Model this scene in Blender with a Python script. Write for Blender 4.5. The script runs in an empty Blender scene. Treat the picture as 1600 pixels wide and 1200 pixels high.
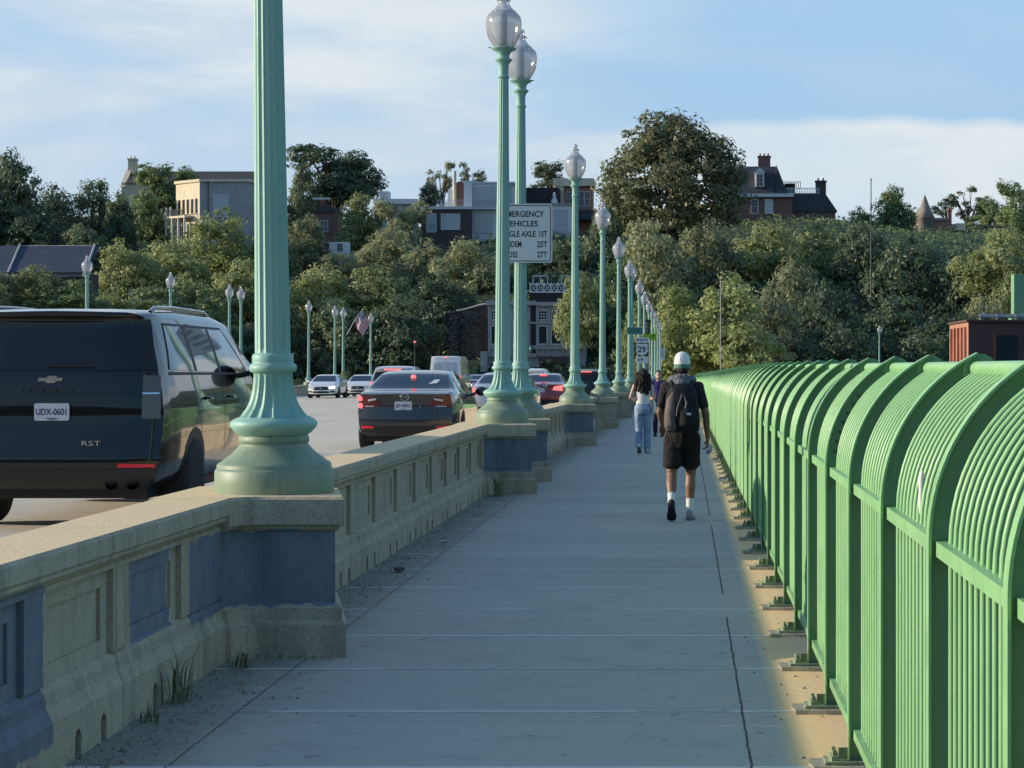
import bpy, math, random
import numpy as np
from mathutils import Vector, Matrix
R = math.radians
PI = math.pi
rnd = random.Random(7)
scene = bpy.context.scene
COL = scene.collection

# ------------------------------------------------------------------ camera geometry (bridge runs along +Y)
F, CX, CY, HC = 3450.0, 1070.0, 572.0, 1.70
def W(x, y, d):                       # where a sight line of the photo meets the vertical plane at distance d
    return Vector(((x-CX)*d/F, d, HC+(CY-y)*d/F))
def zdeck(y):                         # the bridge deck: level near us, then falling gently to the far bank
    if y < 20: return 0.0
    if y < 40: return -.0045*(y-20)**2/40
    return -.0045*(y-30)
ROAD = .25
def zroad(y): return zdeck(y)+ROAD

# ------------------------------------------------------------------ scene graph helpers
def link(o, parent=None):
    COL.objects.link(o)
    if parent is not None: o.parent = parent
    return o
def tag(o, label=None, cat=None, group=None, kind=None):
    if label: o['label'] = label
    if cat: o['category'] = cat
    if group: o['group'] = group
    if kind: o['kind'] = kind
    return o
def thing(name, label, cat, loc=(0,0,0), rz=0, group=None):
    o = bpy.data.objects.new(name, None); link(o)
    o.empty_display_size = .1
    o.location = loc; o.rotation_euler = (0,0,rz)
    return tag(o, label, cat, group)
def copy_tree(o, parent=None):
    c = o.copy(); link(c)
    c.parent = parent
    for ch in list(o.children): copy_tree(ch, c)
    return c

class MB:
    def __init__(s): s.v=[]; s.f=[]; s.m=[]; s.sm=[]
    def add(s, vs, fs, m=0, smooth=False, M=None):
        b=len(s.v)
        if M is not None: vs=[tuple(M@Vector(p)) for p in vs]
        s.v.extend(tuple(p) for p in vs)
        for f in fs: s.f.append([i+b for i in f]); s.m.append(m); s.sm.append(smooth)
        return s
    def box(s, x0,x1,y0,y1,z0,z1, m=0, M=None):
        vs=[(x0,y0,z0),(x1,y0,z0),(x1,y1,z0),(x0,y1,z0),(x0,y0,z1),(x1,y0,z1),(x1,y1,z1),(x0,y1,z1)]
        return s.add(vs,[(0,3,2,1),(4,5,6,7),(0,1,5,4),(1,2,6,5),(2,3,7,6),(3,0,4,7)],m,False,M)
    def cbox(s, c, sx,sy,sz, m=0, M=None):
        return s.box(c[0]-sx/2,c[0]+sx/2,c[1]-sy/2,c[1]+sy/2,c[2]-sz/2,c[2]+sz/2,m,M)
    def prism(s, poly, axis, a, b, m=0, smooth=False, M=None):
        """poly: 2-D points; extruded along axis ('x','y','z') from a to b"""
        n=len(poly)
        def P(p,t):
            if axis=='y': return (p[0],t,p[1])
            if axis=='x': return (t,p[0],p[1])
            return (p[0],p[1],t)
        vs=[P(p,a) for p in poly]+[P(p,b) for p in poly]
        fs=[(i,(i+1)%n,n+(i+1)%n,n+i) for i in range(n)]
        s.add(vs,fs,m,smooth,M)
        s.add([P(p,a) for p in poly],[tuple(range(n))[::-1]],m,False,M)
        s.add([P(p,b) for p in poly],[tuple(range(n))],m,False,M)
        return s
    def lathe(s, prof, n=24, m=0, smooth=True, M=None, cap=True, flute=0, depth=0.0):
        """prof: [(r,z) or (r,z,flutefactor)]"""
        vs=[];fs=[]
        for p in prof:
            r,z=p[0],p[1]; ff=p[2] if len(p)>2 else 0
            for k in range(n):
                a=2*PI*k/n
                rr=r
                if flute and ff: rr=r*(1-ff*depth*abs(math.cos(a*flute/2))**.7)
                vs.append((rr*math.cos(a),rr*math.sin(a),z))
        for i in range(len(prof)-1):
            for k in range(n):
                a=i*n+k; b=i*n+(k+1)%n
                fs.append((a,b,b+n,a+n))
        s.add(vs,fs,m,smooth,M)
        if cap:
            for i,flip in ((0,True),(len(prof)-1,False)):
                if prof[i][0]>1e-4:
                    ring=[vs[i*n+k] for k in range(n)]
                    s.add(ring,[tuple(range(n))[::-1] if flip else tuple(range(n))],m,False,M)
        return s
    def tube(s, pts, r, n=8, m=0, smooth=True, cap=True, M=None):
        pts=[Vector(p) for p in pts]
        rs=r if isinstance(r,(list,tuple)) else [r]*len(pts)
        vs=[];fs=[]
        up=None
        for i,p in enumerate(pts):
            t=(pts[min(i+1,len(pts)-1)]-pts[max(i-1,0)]).normalized()
            if up is None:
                up=Vector((0,0,1)) if abs(t.z)<.9 else Vector((1,0,0))
            u=(up-t*up.dot(t)).normalized(); w=t.cross(u); up=u
            for k in range(n):
                a=2*PI*k/n
                vs.append(tuple(p+(u*math.cos(a)+w*math.sin(a))*rs[i]))
        for i in range(len(pts)-1):
            for k in range(n):
                a=i*n+k;b=i*n+(k+1)%n
                fs.append((a,b,b+n,a+n))
        s.add(vs,fs,m,smooth,M)
        if cap:
            s.add(vs[:n],[tuple(range(n))[::-1]],m,False,M); s.add(vs[-n:],[tuple(range(n))],m,False,M)
        return s
    def ell(s, c, rx,ry,rz, nu=14,nv=9, m=0, M=None):
        vs=[];fs=[]
        for j in range(nv+1):
            ph=-PI/2+PI*j/nv
            for k in range(nu):
                a=2*PI*k/nu
                vs.append((c[0]+rx*math.cos(ph)*math.cos(a),c[1]+ry*math.cos(ph)*math.sin(a),c[2]+rz*math.sin(ph)))
        for j in range(nv):
            for k in range(nu):
                a=j*nu+k;b=j*nu+(k+1)%nu
                fs.append((a,b,b+nu,a+nu))
        return s.add(vs,fs,m,True,M)
    def grid(s, fn, nu, nv, m=0, smooth=True, flip=False, M=None):
        vs=[fn(i/nu,j/nv) for j in range(nv+1) for i in range(nu+1)]
        fs=[]
        for j in range(nv):
            for i in range(nu):
                a=j*(nu+1)+i
                q=(a,a+1,a+nu+2,a+nu+1)
                fs.append(q[::-1] if flip else q)
        return s.add(vs,fs,m,smooth,M)
    def cap(s, p0,r0,p1,r1, n=14, m=0):
        """tapered capsule"""
        p0=Vector(p0);p1=Vector(p1);d=p1-p0;L=max(d.length,1e-5);q=d.to_track_quat('Z','Y').to_matrix().to_4x4()
        M=Matrix.Translation(p0)@q
        prof=[(r0*math.sin(a),-r0*math.cos(a)) for a in (0.02,.4,.8,1.2,PI/2)]
        prof+=[(r1*math.cos(a),L+r1*math.sin(a)) for a in (0,.4,.8,1.2,1.55)]
        return s.lathe(prof,n,m,True,M)
    def rings(s, rows, n=20, m=0):
        """rows: (cx,cy,cz,rx,ry) closed loft with end caps"""
        vs=[];fs=[]
        for (cx,cy,cz,rx,ry) in rows:
            for k in range(n):
                a=2*PI*k/n
                vs.append((cx+rx*math.cos(a),cy+ry*math.sin(a),cz))
        for i in range(len(rows)-1):
            for k in range(n):
                a=i*n+k;b=i*n+(k+1)%n
                fs.append((a,b,b+n,a+n))
        fs.append(tuple(range(n))[::-1]); fs.append(tuple(range(len(vs)-n,len(vs))))
        return s.add(vs,fs,m,True)
    def mesh(s, name, mats):
        me=bpy.data.meshes.new(name)
        me.from_pydata(s.v,[],s.f)
        for mt in (mats if isinstance(mats,(list,tuple)) else [mats]): me.materials.append(mt)
        me.polygons.foreach_set('material_index',s.m)
        me.polygons.foreach_set('use_smooth',s.sm)
        me.validate(); me.update()
        return me
    def build(s, name, mats, parent=None, loc=None):
        o=bpy.data.objects.new(name,s.mesh(name,mats)); link(o,parent)
        if loc is not None: o.location=loc
        return o

def remeshed(name, mb, mat, parent, voxel=.012, smooth=6):
    """fuse overlapping volumes of one figure into a single continuous surface"""
    tmp=bpy.data.objects.new('tmp',mb.mesh('tmp',mat)); link(tmp)
    r=tmp.modifiers.new('r','REMESH'); r.mode='VOXEL'; r.voxel_size=voxel; r.use_smooth_shade=True
    sm=tmp.modifiers.new('s','SMOOTH'); sm.iterations=smooth; sm.factor=.5
    dg=bpy.context.evaluated_depsgraph_get()
    me=bpy.data.meshes.new_from_object(tmp.evaluated_get(dg))
    me.name=name
    me.materials.clear(); me.materials.append(mat)
    for p in me.polygons: p.use_smooth=True
    old=tmp.data
    bpy.data.objects.remove(tmp); bpy.data.meshes.remove(old)
    o=bpy.data.objects.new(name,me); link(o,parent)
    return o

def text(name, body, size, mat, parent, loc, rot=(PI/2,0,0), align='CENTER', ext=.002, sx=1.0, bold=0.0, fit=None):
    c=bpy.data.curves.new(name,'FONT'); c.body=body; c.size=size; c.align_x=align; c.align_y='CENTER'; c.extrude=ext
    c.offset=bold; c.resolution_u=4
    tmp=bpy.data.objects.new('tmp',c); link(tmp)
    dg=bpy.context.evaluated_depsgraph_get()
    me=bpy.data.meshes.new_from_object(tmp.evaluated_get(dg)); me.name=name
    bpy.data.objects.remove(tmp); bpy.data.curves.remove(c)
    me.materials.clear(); me.materials.append(mat)
    o=bpy.data.objects.new(name,me); link(o,parent)
    if fit:
        xs=[v.co.x for v in me.vertices]; sx=fit/(max(xs)-min(xs))
    o.location=loc; o.rotation_euler=rot; o.scale=(sx,1,1)
    return o

# ------------------------------------------------------------------ materials
class NT:
    def __init__(s,name):
        s.mat=bpy.data.materials.new(name); s.mat.use_nodes=True
        s.t=s.mat.node_tree; s.n=s.t.nodes; s.l=s.t.links
        s.b=s.n['Principled BSDF']; s.out=s.n['Material Output']
    def node(s,typ,**kw):
        n=s.n.new(typ)
        for k,v in kw.items(): setattr(n,k,v)
        return n
    def coord(s,kind='world'):
        if kind=='world': return s.node('ShaderNodeNewGeometry').outputs['Position']
        return s.node('ShaderNodeTexCoord').outputs['Object']
    def mapped(s,vec,scale):
        m=s.node('ShaderNodeMapping'); m.inputs['Scale'].default_value=scale
        s.l.new(vec,m.inputs['Vector']); return m.outputs['Vector']
    def noise(s,vec,scale,detail=4,rough=.55,dist=0):
        n=s.node('ShaderNodeTexNoise'); n.inputs['Scale'].default_value=scale; n.inputs['Detail'].default_value=detail
        n.inputs['Roughness'].default_value=rough; n.inputs['Distortion'].default_value=dist
        s.l.new(vec,n.inputs['Vector']); return n.outputs['Fac']
    def ramp(s,fac,stops):
        r=s.node('ShaderNodeValToRGB'); e=r.color_ramp.elements
        while len(e)<len(stops): e.new(.5)
        for k,(p,c) in enumerate(stops):
            e[k].position=p; e[k].color=(c[0],c[1],c[2],1) if not isinstance(c,(int,float)) else (c,c,c,1)
        s.l.new(fac,r.inputs['Fac']); return r.outputs['Color']
    def mix(s,fac,a,b,mode='MIX'):
        m=s.node('ShaderNodeMix',data_type='RGBA',blend_type=mode)
        for sock,val in ((m.inputs[0],fac),(m.inputs[6],a),(m.inputs[7],b)):
            if isinstance(val,(int,float)): sock.default_value=val
            elif isinstance(val,tuple): sock.default_value=(*val,1) if len(val)==3 else val
            else: s.l.new(val,sock)
        return m.outputs[2]
    def math(s,op,a,b=0,c=None):
        m=s.node('ShaderNodeMath',operation=op)
        for k,val in enumerate((a,b) if c is None else (a,b,c)):
            if isinstance(val,(int,float)): m.inputs[k].default_value=val
            else: s.l.new(val,m.inputs[k])
        return m.outputs[0]
    def sep(s,vec):
        x=s.node('ShaderNodeSeparateXYZ'); s.l.new(vec,x.inputs[0]); return x.outputs
    def bump(s,h,strength=.3,dist=.01):
        b=s.node('ShaderNodeBump'); b.inputs['Strength'].default_value=strength; b.inputs['Distance'].default_value=dist
        s.l.new(h,b.inputs['Height']); s.l.new(b.outputs['Normal'],s.b.inputs['Normal'])
    def set(s,**kw):
        for k,v in kw.items():
            i=s.b.inputs[k.replace('_',' ')]
            if isinstance(v,tuple): i.default_value=(*v,1) if len(v)==3 else v
            elif isinstance(v,(int,float)): i.default_value=v
            else: s.l.new(v,i)
        return s
    def band(s,val,lo,hi):
        return s.math('MULTIPLY',s.math('GREATER_THAN',val,lo),s.math('LESS_THAN',val,hi))

def mat_simple(name,col,rough=.6,metal=0,coat=0,var=.25,scale=3.0,kind='object',spec=.5,bump=0,bscale=60):
    t=NT(name); v=t.coord(kind)
    n=t.noise(v,scale,5,.6)
    lo=tuple(c*(1-var) for c in col); hi=tuple(min(1,c*(1+var)) for c in col)
    t.set(Base_Color=t.ramp(n,[(.3,lo),(.7,hi)]),Roughness=rough,Metallic=metal,Coat_Weight=coat)
    t.b.inputs['Specular IOR Level'].default_value=spec
    if coat: t.b.inputs['Coat Roughness'].default_value=.03
    if bump: t.bump(t.noise(v,bscale,3),bump,.005)
    return t.mat
def mat_emit(name,col,strength,base=(.2,.02,.02)):
    t=NT(name); v=t.coord('object')
    t.set(Base_Color=t.ramp(t.noise(v,8),[(.3,tuple(c*.8 for c in base)),(.7,base)]),Roughness=.25)
    t.b.inputs['Emission Color'].default_value=(*col,1); t.b.inputs['Emission Strength'].default_value=strength
    return t.mat
# ================================================================== bridge deck, sidewalk, roadway, river, terrain
WX = -2.68                     # sidewalk face of the parapet
def concrete_walk():
    t=NT('sidewalk_concrete'); p=t.coord('world'); X,Y,Z=t.sep(p)
    big=t.noise(t.mapped(p,(1,.35,1)),.9,6,.6)
    base=t.ramp(big,[(.25,(.37,.345,.295)),(.5,(.43,.395,.335)),(.75,(.485,.445,.37))])
    fine=t.noise(p,55,3)
    base=t.mix(.35,base,t.ramp(fine,[(.3,(.34,.32,.28)),(.7,(.62,.58,.51))]))
    base=t.mix(.30,base,t.ramp(t.noise(p,190,2,.6),[(.35,(.20,.19,.165)),(.65,(.60,.56,.48))]))
    mott=t.noise(p,11,5,.75)
    base=t.mix(.30,base,t.ramp(mott,[(.35,(.25,.235,.205)),(.65,(.54,.50,.43))]))
    # broom streaks across the walk
    st=t.noise(t.mapped(p,(1.2,26,1)),1.6,4,.6)
    base=t.mix(.28,base,t.ramp(st,[(.35,(.38,.36,.32)),(.65,(.56,.53,.47))]))
    # slab to slab tone
    slab=t.math('FLOOR',t.math('DIVIDE',t.math('ADD',Y,.15),1.52))
    wn=t.node('ShaderNodeTexWhiteNoise',noise_dimensions='1D'); t.l.new(slab,wn.inputs['W'])
    base=t.mix(.62,base,t.mix(wn.outputs['Value'],(.37,.345,.295),(.485,.445,.37)))
    # dark spots
    sp=t.noise(p,7,2)
    base=t.mix(t.math('MULTIPLY',t.math('GREATER_THAN',sp,.70),.5),base,(.12,.115,.11))
    blot=t.noise(p,1.7,6,.72,1.2)
    base=t.mix(t.math('MULTIPLY',t.math('MINIMUM',t.math('MAXIMUM',t.math('MULTIPLY',t.math('SUBTRACT',blot,.52),6),0),1),.34),base,(.22,.215,.20))
    gum=t.node('ShaderNodeTexVoronoi'); gum.inputs['Scale'].default_value=3.1; t.l.new(t.mapped(p,(1,1,0)),gum.inputs['Vector'])
    base=t.mix(t.math('MULTIPLY',t.math('LESS_THAN',gum.outputs['Distance'],t.math('MULTIPLY',t.sep(gum.outputs['Color'])[0],.085)),.6),base,(.13,.125,.12))
    # gutter dirt beside the parapet; sandy strip beside the railing painted bright for sunlight
    dn=t.noise(p,3.2,6,.7)
    d1=t.math('SUBTRACT',t.math('MULTIPLY',t.math('SUBTRACT',-2.02,X),2.6),t.math('MULTIPLY',t.math('SUBTRACT',dn,.5),2.2))
    d1=t.math('MINIMUM',t.math('MAXIMUM',d1,0),1)
    base=t.mix(t.math('MULTIPLY',d1,.85),base,t.ramp(t.noise(p,38,4,.7),[(.3,(.14,.13,.105)),(.7,(.34,.31,.255))]))
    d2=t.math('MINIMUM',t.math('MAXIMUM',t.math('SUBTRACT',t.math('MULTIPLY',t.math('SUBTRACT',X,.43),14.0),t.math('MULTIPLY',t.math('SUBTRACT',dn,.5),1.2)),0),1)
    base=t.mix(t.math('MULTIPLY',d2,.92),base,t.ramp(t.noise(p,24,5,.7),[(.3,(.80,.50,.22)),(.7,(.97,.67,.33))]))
    # transverse joints: pale sealed line with a dark lip behind it
    ph=t.math('MODULO',t.math('ADD',Y,100.843),1.52)      # joints near Y = 9.35 + 1.52 k
    wob=t.math('MULTIPLY',t.math('SUBTRACT',t.noise(p,5,3),.5),.008)
    ph=t.math('ADD',ph,wob)
    wn2=t.noise(t.mapped(p,(.5,.66,1)),1.0,1)
    pale=t.math('MULTIPLY',t.band(ph,.75,.776),t.math('ADD',.25,t.math('MULTIPLY',t.math('GREATER_THAN',wn2,.45),.75)))
    dark=t.band(ph,.730,.75)
    base=t.mix(t.math('MULTIPLY',dark,.85),base,(.07,.068,.065))
    base=t.mix(t.math('MULTIPLY',pale,.95),base,(.93,.92,.88))
    # lengthwise cracks
    cw=t.math('MULTIPLY',t.math('SUBTRACT',t.noise(t.mapped(p,(0,1,0)),3.2,8,.8),.5),.045)
    cx=t.math('ABSOLUTE',t.math('ADD',t.math('SUBTRACT',X,.283),cw))
    cut=t.math('GREATER_THAN',t.noise(t.mapped(p,(0,1,0)),.35,0),.36)
    crack=t.math('MULTIPLY',t.math('LESS_THAN',cx,t.math('MULTIPLY',t.math('ADD',.25,t.noise(p,9,4,.7)),.008)),cut)
    base=t.mix(t.math('MULTIPLY',crack,.92),base,(.03,.03,.03))
    cx2=t.math('ABSOLUTE',t.math('ADD',t.math('ADD',X,2.20),cw))
    base=t.mix(t.math('MULTIPLY',t.math('LESS_THAN',cx2,.005),.8),base,(.045,.043,.04))
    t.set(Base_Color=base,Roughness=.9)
    h=t.math('ADD',t.math('MULTIPLY',fine,.5),t.math('ADD',st,t.math('MULTIPLY',t.math('ADD',dark,crack),-2)))
    t.bump(h,.35,.006)
    return t.mat
def road_mat():
    t=NT('road_surface'); p=t.coord('world'); X,Y,Z=t.sep(p)
    big=t.noise(t.mapped(p,(1,.12,1)),.6,6,.65)
    base=t.ramp(big,[(.3,(.60,.51,.385)),(.7,(.78,.67,.51))])
    base=t.mix(.3,base,t.ramp(t.noise(p,40,3),[(.3,(.33,.30,.26)),(.7,(.68,.63,.55))]))
    v=t.node('ShaderNodeTexVoronoi',feature='DISTANCE_TO_EDGE'); v.inputs['Scale'].default_value=.33
    t.l.new(t.mapped(t.mix(.12,p,t.node('ShaderNodeTexNoise').outputs['Color']),(1,.6,1)),v.inputs['Vector'])
    cr=t.math('LESS_THAN',v.outputs['Distance'],t.math('MULTIPLY',t.math('SUBTRACT',t.noise(p,.8,3),.5),.03))
    base=t.mix(t.math('MULTIPLY',cr,.75),base,(.07,.066,.06))
    pt=t.noise(t.mapped(p,(.5,.2,1)),.5,3)
    base=t.mix(t.math('MULTIPLY',t.math('GREATER_THAN',pt,.62),.35),base,(.22,.21,.20))
    t.set(Base_Color=base,Roughness=.85); t.bump(t.noise(p,60,3),.3,.005)
    return t.mat

def parapet_mat(name,kind='world',blues=()):
    """weathered pebble concrete; blues = boxes (axis ranges) painted over in slate blue with ragged edges"""
    t=NT(name); p=t.coord(kind); X,Y,Z=t.sep(p)
    wp=t.coord('world')
    big=t.noise(wp,1.3,6,.65)
    base=t.ramp(big,[(.25,(.38,.31,.22)),(.5,(.475,.395,.285)),(.8,(.56,.475,.35))])
    peb=t.node('ShaderNodeTexVoronoi'); peb.inputs['Scale'].default_value=85; t.l.new(wp,peb.inputs['Vector'])
    pc=t.ramp(t.sep(peb.outputs['Color'])[0],[(.1,(.28,.215,.14)),(.5,(.50,.41,.28)),(.95,(.70,.59,.41))])
    base=t.mix(.30,base,pc)
    streak=t.noise(t.mapped(wp,(2.2,4.5,.45)),1.3,5,.62,.6)
    sk=t.node('ShaderNodeMapRange'); t.l.new(streak,sk.inputs[0]); sk.inputs[1].default_value=.48; sk.inputs[2].default_value=.72
    base=t.mix(t.math('MULTIPLY',sk.outputs[0],.55),base,(.13,.115,.095))
    stain=t.noise(t.mapped(wp,(1,1.5,.8)),2.3,6,.75,.8)
    sk2=t.node('ShaderNodeMapRange'); t.l.new(stain,sk2.inputs[0]); sk2.inputs[1].default_value=.54; sk2.inputs[2].default_value=.70
    base=t.mix(t.math('MULTIPLY',sk2.outputs[0],.40),base,(.16,.14,.115))
    rag=t.math('MULTIPLY',t.math('SUBTRACT',t.noise(wp,9,4,.65),.5),.10)
    bl=t.ramp(t.noise(t.mapped(wp,(2,2,.5)),3,5,.7),[(.3,(.125,.155,.20)),(.55,(.175,.205,.255)),(.75,(.235,.26,.295))])
    for (x0,x1,y0,y1,z0,z1) in blues:
        m=t.math('MULTIPLY',t.band(X,x0,x1),t.math('MULTIPLY',t.band(t.math('ADD',Y,t.math('MULTIPLY',rag,.4)),y0,y1),t.band(t.math('ADD',Z,rag),z0,z1)))
        base=t.mix(t.math('MULTIPLY',m,t.math('MINIMUM',.97,t.math('ADD',.45,t.noise(wp,16,5,.75)))),base,bl)
    # upper faces get a paler, warmer colour that paints in the low sun
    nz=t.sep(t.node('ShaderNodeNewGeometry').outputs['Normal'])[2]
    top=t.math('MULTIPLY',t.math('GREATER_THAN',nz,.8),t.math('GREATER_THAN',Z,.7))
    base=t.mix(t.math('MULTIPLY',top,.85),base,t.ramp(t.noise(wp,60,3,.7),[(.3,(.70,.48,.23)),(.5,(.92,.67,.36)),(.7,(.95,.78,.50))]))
    t.set(Base_Color=base,Roughness=.92)
    t.bump(t.math('ADD',peb.outputs['Distance'],t.math('MULTIPLY',t.noise(wp,22,4),1.2)),.34,.005)
    return t.mat

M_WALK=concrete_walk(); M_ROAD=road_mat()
M_WALLW=parapet_mat('parapet_concrete','world',[(-3,-2,3.0,9.22,.12,.795),(-2.9,WX-.01,10.74,11.60,.33,.755),(-2.9,-2,11.95,13.2,.29,.745)])
M_PIERBLUE=parapet_mat('painted_pier_concrete','object',[(-.6,.4299,-.62,-.383,.30,.735)])
M_PIER=parapet_mat('pier_concrete','object')
M_HOLESHADE=mat_simple('painted_hole_shade',(.012,.012,.012),.9)

def strip(name,x0,x1,ys,zf,mat,thick=0.0,extra=0.0):
    mb=MB()
    n=len(ys)
    vs=[(x,y,zf(y)+extra) for y in ys for x in (x0,x1)]
    fs=[(2*i,2*i+1,2*i+3,2*i+2) for i in range(n-1)]
    mb.add(vs,fs)
    if thick:
        lo=[(x,y,zf(y)+extra-thick) for y in ys for x in (x0,x1)]
        mb.add(lo,[(2*i,2*i+2,2*i+3,2*i+1) for i in range(n-1)])
        for s in (0,1):
            e=[vs[2*i+s] for i in range(n)]+[lo[2*i+s] for i in range(n)]
            mb.add(e,[(i,i+1,n+i+1,n+i) if s else (i,n+i,n+i+1,i+1) for i in range(n-1)])
    o=mb.build(name,mat)
    return tag(o,kind='structure')
YS=[-30,-10]+[0+2*i for i in range(0,26)]+[55+10*i for i in range(21)]
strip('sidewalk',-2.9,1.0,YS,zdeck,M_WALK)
strip('road',-25.7,-2.96,YS,zroad,M_ROAD)
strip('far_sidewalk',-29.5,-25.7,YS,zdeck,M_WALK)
strip('bridge_deck',-29.6,1.05,YS,zdeck,parapet_mat('deck_concrete'),1.1,-.03)

def terrain_z(x,y):
    if y<228: return -21
    if y<252: z=-21+19.0*((y-228)/24)
    elif y<285: z=-2.0+1.2*(y-252)/33
    elif y<330: z=-.8+14.8*(y-285)/45
    elif y<385: z=14+10.5*(y-330)/55
    elif y<460: z=24.5+7*(y-385)/75
    else: z=31.5
    k=min(1,max(0,(y-285)/60))
    return z+k*(1.6*math.sin(x*.05+1)+1.1*math.sin(x*.11+y*.03))
def terrain():
    t=NT('hill_undergrowth'); p=t.coord('world')
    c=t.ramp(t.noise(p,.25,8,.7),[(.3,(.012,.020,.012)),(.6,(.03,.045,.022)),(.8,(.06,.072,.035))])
    t.set(Base_Color=c,Roughness=.95); t.bump(t.noise(p,.8,6,.7),1,.6)
    mb=MB()
    xs=[-900,-500]+[-300+10*i for i in range(0,61)]+[500,900]
    ys=[228+6*i for i in range(48)]+[560,700,1200,3000]
    vs=[(x,y,terrain_z(x,y)) for y in ys for x in xs]
    n=len(xs)
    fs=[(j*n+i,j*n+i+1,(j+1)*n+i+1,(j+1)*n+i) for j in range(len(ys)-1) for i in range(n-1)]
    mb.add(vs,fs,0,True)
    tag(mb.build('hillside',t.mat),kind='structure')
    w=NT('river_water'); p=w.coord('world')
    w.set(Base_Color=w.ramp(w.noise(p,.05,4),[(.3,(.02,.035,.04)),(.7,(.035,.05,.05))]),Roughness=.12)
    w.bump(w.noise(w.mapped(p,(.4,1,1)),1.2,5,.6),.25,.15)
    mb=MB(); mb.add([(-2500,-2500,-21.2),(2500,-2500,-21.2),(2500,3000,-21.2),(-2500,3000,-21.2)],[(0,1,2,3)])
    tag(mb.build('river',w.mat),kind='structure')
terrain()
# street at the far bank
def street():
    mb=MB()
    pts=[(-40,258),(22,258),(22,284),(-40,284)]
    mb.add([(x,y,terrain_z(x,y)*.15-1.0) for x,y in pts],[(0,1,2,3)])
    tag(mb.build('street',M_ROAD),kind='structure')
street()
def near_bank_blocker():  # unseen bank behind the camera, added and raised to block low sky light
    mb=MB(); xs=[-600+40*i for i in range(31)]
    rows=[(-60,-21),(-95,4),(-130,20),(-180,34),(-260,40),(-700,42)]
    r=random.Random(2)
    vs=[(x,y,z+(r.uniform(-4,4) if z>0 else 0)) for y,z in rows for x in xs]; n=len(xs)
    mb.add(vs,[(j*n+i,(j+1)*n+i,(j+1)*n+i+1,j*n+i+1) for j in range(len(rows)-1) for i in range(n-1)],0,True)
    tag(mb.build('bank_sky_blocker',bpy.data.materials['hill_undergrowth']),kind='structure')
near_bank_blocker()

# ------------------------------------------------------------------ parapet: wall sections, coping, pedestals
def pitch_for(L): n=max(1,round(L/1.43)); return n,L/n
def wall_mesh(L,lead=0,tail=0):
    n,p=pitch_for(L-lead-tail); p=(L-lead-tail)/n; mb=MB()
    PIL=.30
    mb.box(-.33,-.046,0,L,0,.80)                              # core, its face is the sunk panel
    mb.box(-.078,.0,0,L,.775,.802)                            # lintel band
    mb.box(-.079,.008,0,L,.755,.776)
    def wedge(z0,x0,z1,x1):                                   # sloping ledge
        mb.prism([(-.076,z0-.002),(x0,z0),(x1,z1),(-.076,z1+.03)],'y',0,L)
    mb.prism([(-.0765,.30),(.006,.30),(.006,.325),(-.02,.355),(-.0765,.372)],'y',0,L)
    mb.box(-.0762,.012,0,L,.27,.302)
    mb.prism([(-.077,.205),(.045,.205),(.03,.235),(.014,.2705),(-.077,.2705)],'y',0,L)
    if lead: mb.box(-.0772,.0004,0,lead,.36,.7572); mb.box(-.0802,.0422,0,lead,-.05,.2053)
    if tail: mb.box(-.0772,.0004,L-tail,L,.36,.7572); mb.box(-.0802,.0422,L-tail,L,-.05,.2053)
    for i in range(n):
        y=lead+i*p
        a=y+PIL/2; b=y+p-PIL/2
        if i==0: mb.box(-.077,.0,y,a,.36,.757)
        mb.box(-.0775,.0005,b,min(L-tail*.5,b+PIL) if i==n-1 else b+PIL,.36,.7571)
        f=.12
        # frame of the panel stands proud of the sunk centre
        mb.box(-.05,-.030,a,b,.675,.756); mb.box(-.05,-.030,a,b,.355,.43)
        mb.box(-.0501,-.0301,a,a+f,.43,.675); mb.box(-.0501,-.0301,b-f,b,.43,.675)
        # foot course with two scupper slots in each bay
        cs=[y+p*.36,y+p*.66]; h=.05
        edges=[y]+[q for c in cs for q in (c-h,c+h)]+[y+p]
        for k in range(0,len(edges),2): mb.box(-.08,.042,edges[k],edges[k+1],-.05,.2052)
        for c in cs:
            mb.prism([(c-h,.205),(c-h,.085),(c-h*.6,.115),(c,.125),(c+h*.6,.115),(c+h,.085),(c+h,.205)],'x',-.079,.0418)
            mb.box(-.0795,-.070,c-h,c+h,0,.125,1)
    return mb.mesh('wall_section',[M_WALLW,M_HOLESHADE])
def coping_mesh(L):
    mb=MB()
    prof=[(-.37,.80),(.035,.80),(.05,.815),(.05,.832),(.065,.845),(.065,.92),(.05,.937),(-.36,.937),(-.385,.92),(-.385,.83)]
    n=max(2,int(L/1.9)); g=.0025
    for i in range(n): mb.prism(prof,'y',i*L/n+g,(i+1)*L/n-g)
    return mb.mesh('coping',[M_WALLW])
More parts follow.
